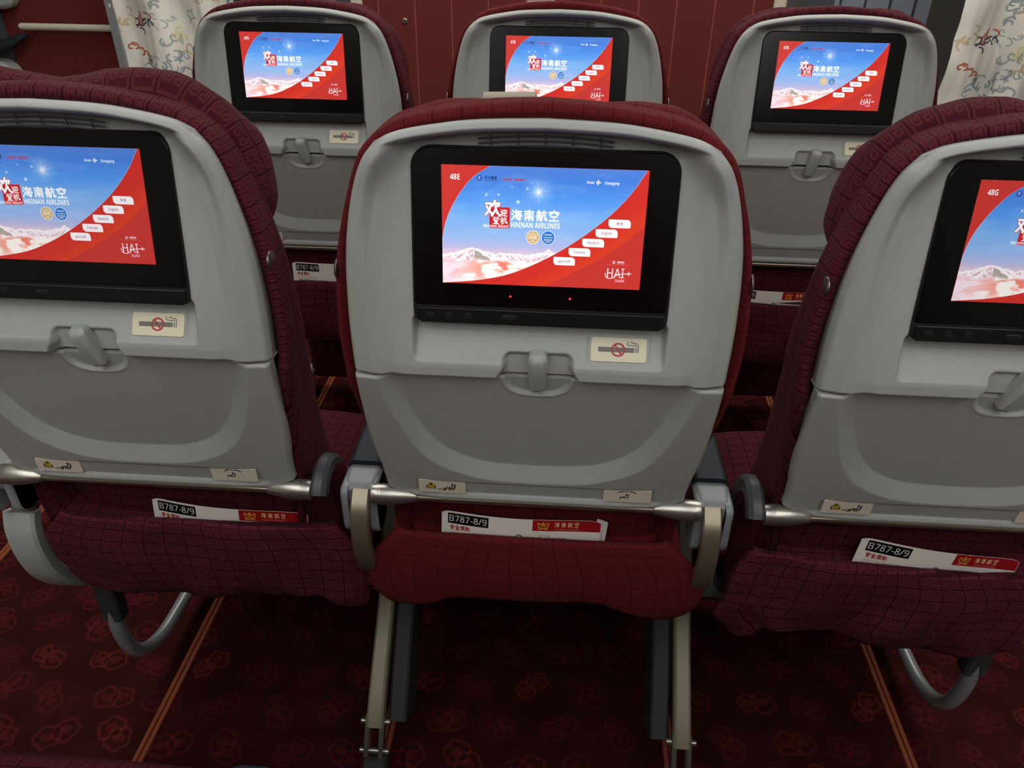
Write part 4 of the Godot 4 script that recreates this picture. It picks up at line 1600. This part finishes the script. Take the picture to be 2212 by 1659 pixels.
func seat(id: String, words: String) -> void:
	var column := id[2]
	var x: float = {"D": -SPACING, "E": 0.0, "G": SPACING}[column]
	var out: float = {"D": -1.0, "E": 0.0, "G": 1.0}[column]      # which side is the aisle
	var o := thing("aeroplane_seat", Vector3(x, 0, PITCH * (int(id[1]) - 8)), words, "seat", "aeroplane seats in two rows of three")
	var cloth: Material = mat.red_cloth if column == "E" else mat.plum_cloth
	var up := Transform3D(Basis(Vector3.RIGHT, deg_to_rad(LEAN[id])), Vector3(0, ROD, 0))
	var rod := Transform3D(Basis(), Vector3(0, ROD, 0))
	part(o, "back_shell", made.shell, mat.shell, up, "moulded pale grey plastic seat-back shell")
	part(o, "vent_grille", made.grille, mat.vent, up)
	part(o, "seat_cover", made.cover, cloth, up)
	part(o, "headrest", made.headrest, cloth, up * Transform3D(Basis(), Vector3(0, HEAD[id], 0)))
	for s in [-1, 1]:
		var b := Basis() if s > 0 else Basis(Vector3.UP, PI)
		part(o, "snap_button", made.snap, mat.snap, up * Transform3D(b, Vector3(s * 0.2052, 0.318, 0.028)))
	# monitor
	var face := up * Transform3D(Basis(Vector3.RIGHT, -atan(0.1482)), Vector3(0, 0.3731, 0.04225))
	var mon := part(o, "monitor", made.bezel, mat.dark, face, "black seat-back monitor housing")
	part(mon, "glass", made.glass, mat.bezel)
	part(mon, "screen", made.picture, mat["screen_" + id] if id[1] != "9" else mat.bezel, Transform3D(), "lit screen reading " + id if id[1] != "9" else "dark screen")
	part(mon, "control_strip", made.strip, mat.panel)
	part(mon, "socket", made.socket, mat.port, Transform3D(Basis(), Vector3(-0.0298, -0.0898, 0.001)))
	part(mon, "socket_slot", made.slot, mat.dark, Transform3D(Basis(), Vector3(-0.0298, -0.0898, 0.001)))
	part(mon, "control_buttons", made.buttons, mat.dark, Transform3D(Basis(), Vector3(-0.09, -0.0895, 0.0008)))
	for s in [-0.0292, 0.0292]:
		part(mon, "indicator_light" if id == "48E" else "sensor_window", made.dot, mat.led if id == "48E" else mat.panel, Transform3D(Basis(), Vector3(s, -0.068, 0.0)))
	if id[1] != "9":
		screen_glow(mon)
	# sign on the shelf
	part(o, "no_smoking_sign", made.sign, mat.smoking, up * Transform3D(Basis(Vector3.RIGHT, -atan(0.6)), Vector3(0.0815, 0.2486, 0.0478)), "cream sign with a crossed-out cigarette")
	# folded tray table
	var tray := part(o, "tray_table", made.tray, mat.tray, up, "folded grey tray table with a sunk U-shaped field")
	var slope := Basis(Vector3.RIGHT, atan(0.262))
	part(tray, "life_vest_label", made.label, mat.vest_label, Transform3D(Basis(Vector3.RIGHT, 0.11), Vector3(-0.1128, 0.0272, 0.0118)), "cream label with a yellow life vest, arrow and seat")
	part(tray, "seat_belt_label", made.label, mat.belt_label, Transform3D(Basis(Vector3.RIGHT, 0.11), Vector3(0.1122, 0.0272, 0.0118)), "cream label with a seat belt above a seated figure")
	var latch_turn := {"48D": 9.0, "47D": 6.0, "48G": -14.0, "47G": -6.0}
	part(o, "tray_latch", made.latch, mat.shell, up * Transform3D(slope * Basis(Vector3.BACK, deg_to_rad(latch_turn.get(id, 0.0))), Vector3(0.0, 0.224, 0.046)))
	if column == "E":
		part(o, "headrest_cloth", made.tag, mat.cloth_edge, up, "edge of a white headrest cloth")
	var r := part(o, "tray_rod", made.rod, mat.rod, rod)
	part(r, "rod_end", made.cone, mat.silver)
	part(r, "rod_end", made.cone, mat.silver, Transform3D(Basis(Vector3.UP, PI), Vector3.ZERO))
	var low := Transform3D(Basis(), Vector3(0, ROD - (0.02 if id[1] == "7" else 0.0), 0))
	# lower part: lining, pocket, cushion
	part(o, "pocket_lining", made["lining" if column == "E" else "lining_" + column.to_lower()], cloth, low)
	part(o, "literature_pocket", made["pocket_" + column], cloth, low)
	part(o, "seat_cushion", made.cushion, cloth, Transform3D(Basis(), Vector3(0, 0, -0.098 if id == "49D" else 0.0)))
	part(o, "seat_pan", made.pan, mat.arm_dark)
	part(o, "added_shade_panel", made.shade_panel, mat.plum_cloth)  # added light blocker, keeps the space between the rows dark
	for z in [-0.17, -0.36]:
		part(o, "seat_beam", made.beam, mat.arm_grey, Transform3D(Basis(), Vector3(0, 0.325, z)))
	if column == "E":
		for s in [-1, 1]:
			arm(o, s * 0.2255)
			part(o, "frame_strap", made.strap, mat.champagne, Transform3D(Basis(), Vector3(s * 0.2215, 0, 0)))
			var leg := part(o, "leg", made.leg, mat.leg, Transform3D(Basis(), Vector3(s * 0.252, 0.006, -0.006)))
			part(leg, "fork_fitting", made.fork, mat.silver)
			part(leg, "foot", made.shoe, mat.shroud, Transform3D(Basis(), Vector3(0, -0.006, 0)))
			part(o, "leg_shroud", made.shroud, mat.shroud, Transform3D(Basis(), Vector3(s * 0.219, 0, 0)))
	else:
		part(o, "rod_arm", made.crook, mat.arm_dark, Transform3D(Basis(), Vector3(-out * 0.214, ROD, 0)))
		arm(o, out * 0.228)
		part(o, "frame_band", made.end_band, mat.champagne, Transform3D(Basis(), Vector3(out * 0.23, 0, 0)))
		part(o, "end_frame", made.end_frame, mat.shell, Transform3D(Basis(), Vector3(out * 0.232, 0, 0)), "curved pale grey end frame")
		var bar := part(o, "luggage_bar", made.luggage_bar, mat.bar_metal, Transform3D(Basis(), Vector3(out * 0.215, 0, 0)))
		part(bar, "bracket", made.bracket, mat.shroud)


func screen_glow(mon: Node3D) -> void:
	var li := AreaLight3D.new()
	li.name = "screen_glow"
	li.area_size = Vector2(0.19, 0.11)
	li.light_energy = 0.0012
	li.light_color = Color(0.85, 0.8, 0.95)
	li.shadow_enabled = true
	li.area_range = 8.0
	mon.add_child(li)
	li.transform = Transform3D(Basis(Vector3.UP, PI), Vector3(0, 0, 0.004))


func arm(o: Node3D, x: float) -> void:
	var a := part(o, "armrest", made.arm, mat.arm_grey, Transform3D(Basis(), Vector3(x, 0, 0)))
	part(a, "armrest_pad", made.arm_pad, mat.pad)
	part(a, "hinge_cover", made.lobe, mat.arm_grey)


# ---------------------------------------------------------------- things in the pockets

func card_shape(bend: float, droop: float) -> ArrayMesh:
	# 208 mm wide; only its upper part is seen; origin at the middle of its upper edge
	var rows := []
	var uvs := []
	for r in 11:
		var t := r / 10.0
		var row := PackedVector3Array()
		var uvr := PackedVector2Array()
		for c in 31:
			var s := c / 30.0
			var cut := 0.004 * pow(absf(2.0 * s - 1.0), 24.0) * (1.0 if r == 0 else 0.0)
			row.append(Vector3(lerpf(-0.104, 0.104, s), -0.085 * t - cut + droop * sin(s * PI * 1.5) * (1.0 - t), bend * sin(PI * s) * (1.0 - t) + 0.004 * sin(s * 5.0) - 0.006 * (1.0 - t)))
			uvr.append(Vector2(s, 0.4087 * t + cut))
		rows.append(row)
		uvs.append(uvr)
	var g := Geo.new()
	g.grid(rows, uvs)
	var rear := []
	for row in rows:
		var b := PackedVector3Array()
		for q in row:
			b.append(q + Vector3(0, 0, -0.0008))
		rear.append(b)
	g.grid(rear)
	return g.mesh()


func cards() -> void:
	var a := card_shape(0.006, 0.002)
	# seat, x, y of the upper edge's middle, tilt in degrees, words
	for c in [
		["48E", -0.016, 0.59, -2.0, "white B787 safety card with red banner in the bright red middle pocket"],
		["48D", 0.08, 0.58, -4.2, "safety card sunk low in the plum pocket below the 48D screen"],
		["48G", 0.036, 0.573, -7.5, "tilted white safety card in the sagging pocket below the 48G screen"],
		["47D", 0.02, 0.585, 0.0, "glossy safety card in the pocket of the seat ahead below screen 47D"],
		["47G", 0.0, 0.56, -1.0, "safety card in the pocket of the seat ahead below screen 47G"],
	]:
		var id: String = c[0]
		var x: float = {"D": -SPACING, "E": 0.0, "G": SPACING}[id[2]]
		var o := thing("safety_card", Vector3(x + c[1], c[2] - 0.006, -0.012 - (0.0 if id[1] == "8" else PITCH)), c[4], "card", "safety cards in the seat pockets")
		o.rotation_degrees.z = c[3]
		part(o, "printed_sheet", a, mat.card)
		if id == "48E":
			var g := Geo.new()
			g.plate(PackedVector2Array([Vector2(0.096, -0.08), Vector2(0.11, -0.08), Vector2(0.1125, -0.004), Vector2(0.098, 0.001)]), -0.012, -0.011, 0.0)
			part(o, "rear_page", g, mat.paper_edge)


# ---------------------------------------------------------------- the row the picture is taken from

func row_behind() -> void:
	# its backs stand behind the viewer and shade the floor; only a cushion edge and an armrest end show
	seat("49D", "plum aisle seat of the row behind, only its cushion edge in view")
	seat("49E", "red middle seat of the row behind, only its armrest end in view")
	seat("49G", "plum aisle seat of the row behind across from the cushion edge")


# ---------------------------------------------------------------- bulkhead and curtains ahead

func flower_print() -> ImageTexture:
	var cv := Canvas.new(512, 768, Color8(238, 236, 226))
	var rng := RandomNumberGenerator.new()
	rng.seed = 41
	var ink := [Color8(40, 38, 56), Color8(128, 146, 160), Color8(128, 146, 160), Color8(150, 160, 166), Color8(206, 178, 130), Color8(206, 178, 130), Color8(222, 214, 130), Color8(186, 74, 50)]
	for k in 46:
		var at := Vector2(rng.randf_range(10, 502), rng.randf_range(10, 758))
		var c: Color = ink[rng.randi() % ink.size()]
		c.a = rng.randf_range(0.55, 0.95) if c.r8 != 222 else 0.5
		var tilt := rng.randf_range(-1.0, 1.0)
		var all := []
		# a broken twig with curls along it
		for j in rng.randi_range(4, 7):
			var line := PackedVector2Array()
			var q := at + Vector2((j - 3) * 15.0, rng.randf_range(-10, 10)).rotated(tilt)
			var a := tilt + rng.randf_range(-0.9, 0.9) + (PI if rng.randf() > 0.5 else 0.0)
			var turn := rng.randf_range(0.4, 0.95) * (1.0 if rng.randf() > 0.5 else -1.0)
			for s in rng.randi_range(4, 9):
				line.append(q)
				q += Vector2(cos(a), sin(a)) * 6.0
				a += turn * (0.3 + s * 0.12)
			line.append(q)
			all.append(line)
		cv.lines(all, rng.randf_range(5.0, 9.0), c)
	return cv.texture()


func curtain_shape(w: float, h: float, folds: float, seed_n: int) -> ArrayMesh:
	var nz := FastNoiseLite.new()
	nz.seed = seed_n
	nz.frequency = 2.2
	var rows := []
	var uvs := []
	for r in 41:
		var t := r / 40.0
		var row := PackedVector3Array()
		var uvr := PackedVector2Array()
		for c in 81:
			var s := c / 80.0
			row.append(Vector3(w * s, h * t, 0.016 * sin(s * folds + 0.8 * sin(t * 3.0) + seed_n) + 0.03 * nz.get_noise_2d(s * w * 3.0, t * h * 1.5)))
			uvr.append(Vector2(s * w / 0.42, 1.0 - t * h / 0.63))
		rows.append(row)
		uvs.append(uvr)
	var g := Geo.new()
	g.grid(rows, uvs)
	var rear := []
	for row in rows:
		var b := PackedVector3Array()
		for q in row:
			b.append(q + Vector3(0, 0, -0.002))
		rear.append(b)
	g.grid(rear, uvs)
	return g.mesh()


func front_of_cabin() -> void:
	var red := grain("wall_cloth", Color8(112, 34, 30), 0.85, 0.05, 0.14, 0.0)
	red.uv1_scale = Vector3(3.0, 40.0, 3.0)
	var wall := structure("wall_front", slab(Vector3(-0.655, 0.0, -2.6), Vector3(0.655, 2.2, -2.0)), red)
	var gold := plain("inlay", Color8(150, 78, 52), 0.6)
	for k in range(-5, 6):
		part(wall, "inlay_strip", slab(Vector3(-0.0018, 0.0, -2.001), Vector3(0.0018, 2.19, -1.9992)), gold, Transform3D(Basis(), Vector3(k * 0.1196 - 0.005, 0, 0)))
	var g := Geo.new()
	g.tube(PackedVector3Array([Vector3(0, 0, 0), Vector3(0, 0, 0.003), Vector3(0, 0, 0.004)]), [0.0085, 0.0085, 0.006], 18)
	var stud := part(wall, "stud", g, mat.silver, Transform3D(Basis(), Vector3(-0.518, 0.921, -2.0)))
	g = Geo.new()
	g.tube(PackedVector3Array([Vector3(0, 0, 0.0035), Vector3(0, 0, 0.0048)]), 0.0035, 12)
	part(stud, "stud_hole", g, mat.dark)
	for s in [-1, 1]:
		g = Geo.new()
		g.plate(round_rect(-0.02, -0.31, 0.02, 0.31, 0.012, 4), 0.0, 2.19, 0.0, Transform3D(Basis(Vector3.RIGHT, -PI / 2), Vector3(s * 0.674, 0.0, -2.3)))
		structure("trim_%d" % (1 if s < 0 else 2), g, mat.cream_metal)
	# side panels beyond the aisles, in the same red cloth, with a pale rail on the left one
	structure("wall_panel_left", slab(Vector3(-2.8, 0.0, -2.3), Vector3(-1.42, 2.2, -2.08)), red)
	structure("wall_panel_right", slab(Vector3(1.56, 0.0, -2.3), Vector3(2.8, 2.2, -2.08)), red)
	var rail := thing("wall_rail", Vector3(-1.68, 0.872, -2.045), "pale horizontal rail on the dark red side panel", "rail")
	g = Geo.new()
	g.tube(PackedVector3Array([Vector3(-0.187, 0, 0), Vector3(-0.18, 0, 0), Vector3(0.2, 0, 0)]), [0.008, 0.0115, 0.0115], 16)
	part(rail, "bar", g, mat.cream_metal)
	for s in [-0.14, 0.14]:
		g = Geo.new()
		g.tube(PackedVector3Array([Vector3(s, 0, 0), Vector3(s, 0, -0.036)]), 0.006, 10)
		part(rail, "bracket", g, mat.cream_metal)
	# printed curtains drawn back at the aisles
	var cloth := plain("curtain_cloth", Color.WHITE, 0.9, 0.0, 0.2)
	cloth.albedo_texture = flower_print()
	cloth.backlight_enabled = true
	cloth.backlight = Color(0.1, 0.1, 0.09)
	var left := thing("aisle_curtain", Vector3(-1.5, 0.1, -2.0), "white curtain with cloud print beside the red panel with the rail", "curtain", "printed aisle curtains")
	part(left, "drape", curtain_shape(0.42, 2.0, 16.0, 2), cloth)
	var post := part(left, "curtain_post", slab(Vector3(-0.014, -0.1, -0.02), Vector3(0.012, 2.1, 0.012)), mat.arm_grey)
	post.name = "curtain_post"
	var right := thing("aisle_curtain", Vector3(1.235, 0.1, -2.0), "white curtain with cloud print beyond the seat with screen 47G", "curtain", "printed aisle curtains")
	part(right, "drape", curtain_shape(0.5, 2.0, 18.0, 5), cloth)
	# what shows through the right aisle: a pale ribbed panel with a dark gap beside it
	var cab := thing("galley_cabinet", Vector3(1.3, 0, -2.9), "pale blue-grey ribbed cabinet beyond the right aisle", "cabinet")
	var blue := plain("cabinet_face", Color(0.6, 0.64, 0.7), 0.45)
	part(cab, "cabinet_body", slab(Vector3(-0.19, 0, -0.4), Vector3(0.2, 2.1, 0.0)), blue)
	for k in 4:
		part(cab, "rib", slab(Vector3(-0.17 + 0.1 * k, 0.1, 0.0), Vector3(-0.163 + 0.1 * k, 2.0, 0.008)), mat.arm_dark)
	var cab2 := thing("galley_cabinet", Vector3(-1.15, 0, -2.9), "pale grey cabinet beyond the left aisle", "cabinet")
	part(cab2, "cabinet_body", slab(Vector3(-0.2, 0, -0.4), Vector3(0.16, 2.1, 0.0)), blue)
	for k in 3:
		part(cab2, "rib", slab(Vector3(-0.14 + 0.1 * k, 0.1, 0.0), Vector3(-0.133 + 0.1 * k, 2.0, 0.008)), mat.arm_dark)
	# a folding seat on the left side panel: a corner of its back and the end of an armrest show
	var far := thing("folding_seat", Vector3(-2.12, 0, -2.074), "pale grey folding wall seat on the dark red panel with the rail", "seat")
	g = Geo.new()
	g.plate(round_rect(-0.24, 0.925, 0.262, 1.62, [0.04, 0.12, 0.12, 0.04], 6), 0.0, 0.05, 0.014)
	part(far, "back_pad", g, mat.shell)
	g = Geo.new()
	g.tube(smooth_path([Vector3(0.02, 0.79, 0.05), Vector3(0.15, 0.8, 0.05), Vector3(0.215, 0.82, 0.045), Vector3(0.275, 0.85, 0.035)]), [0.024, 0.024, 0.024, 0.024, 0.024, 0.024, 0.024, 0.0235, 0.023, 0.022, 0.021, 0.0195, 0.018, 0.0165, 0.015, 0.013, 0.01, 0.007, 0.004], 14)
	part(far, "armrest_pad", g, mat.pad)
	g = Geo.new()
	g.plate(round_rect(-0.24, 0.36, 0.2, 0.765, [0.06, 0.06, 0.06, 0.06], 6), 0.0, 0.075, 0.02)
	part(far, "seat_pan", g, mat.shell)
	g = Geo.new()
	g.plate(round_rect(-0.2, 0.0, 0.18, 1.55, 0.02, 3), -0.004, 0.004, 0.001)
	part(far, "wall_plate", g, mat.arm_dark)
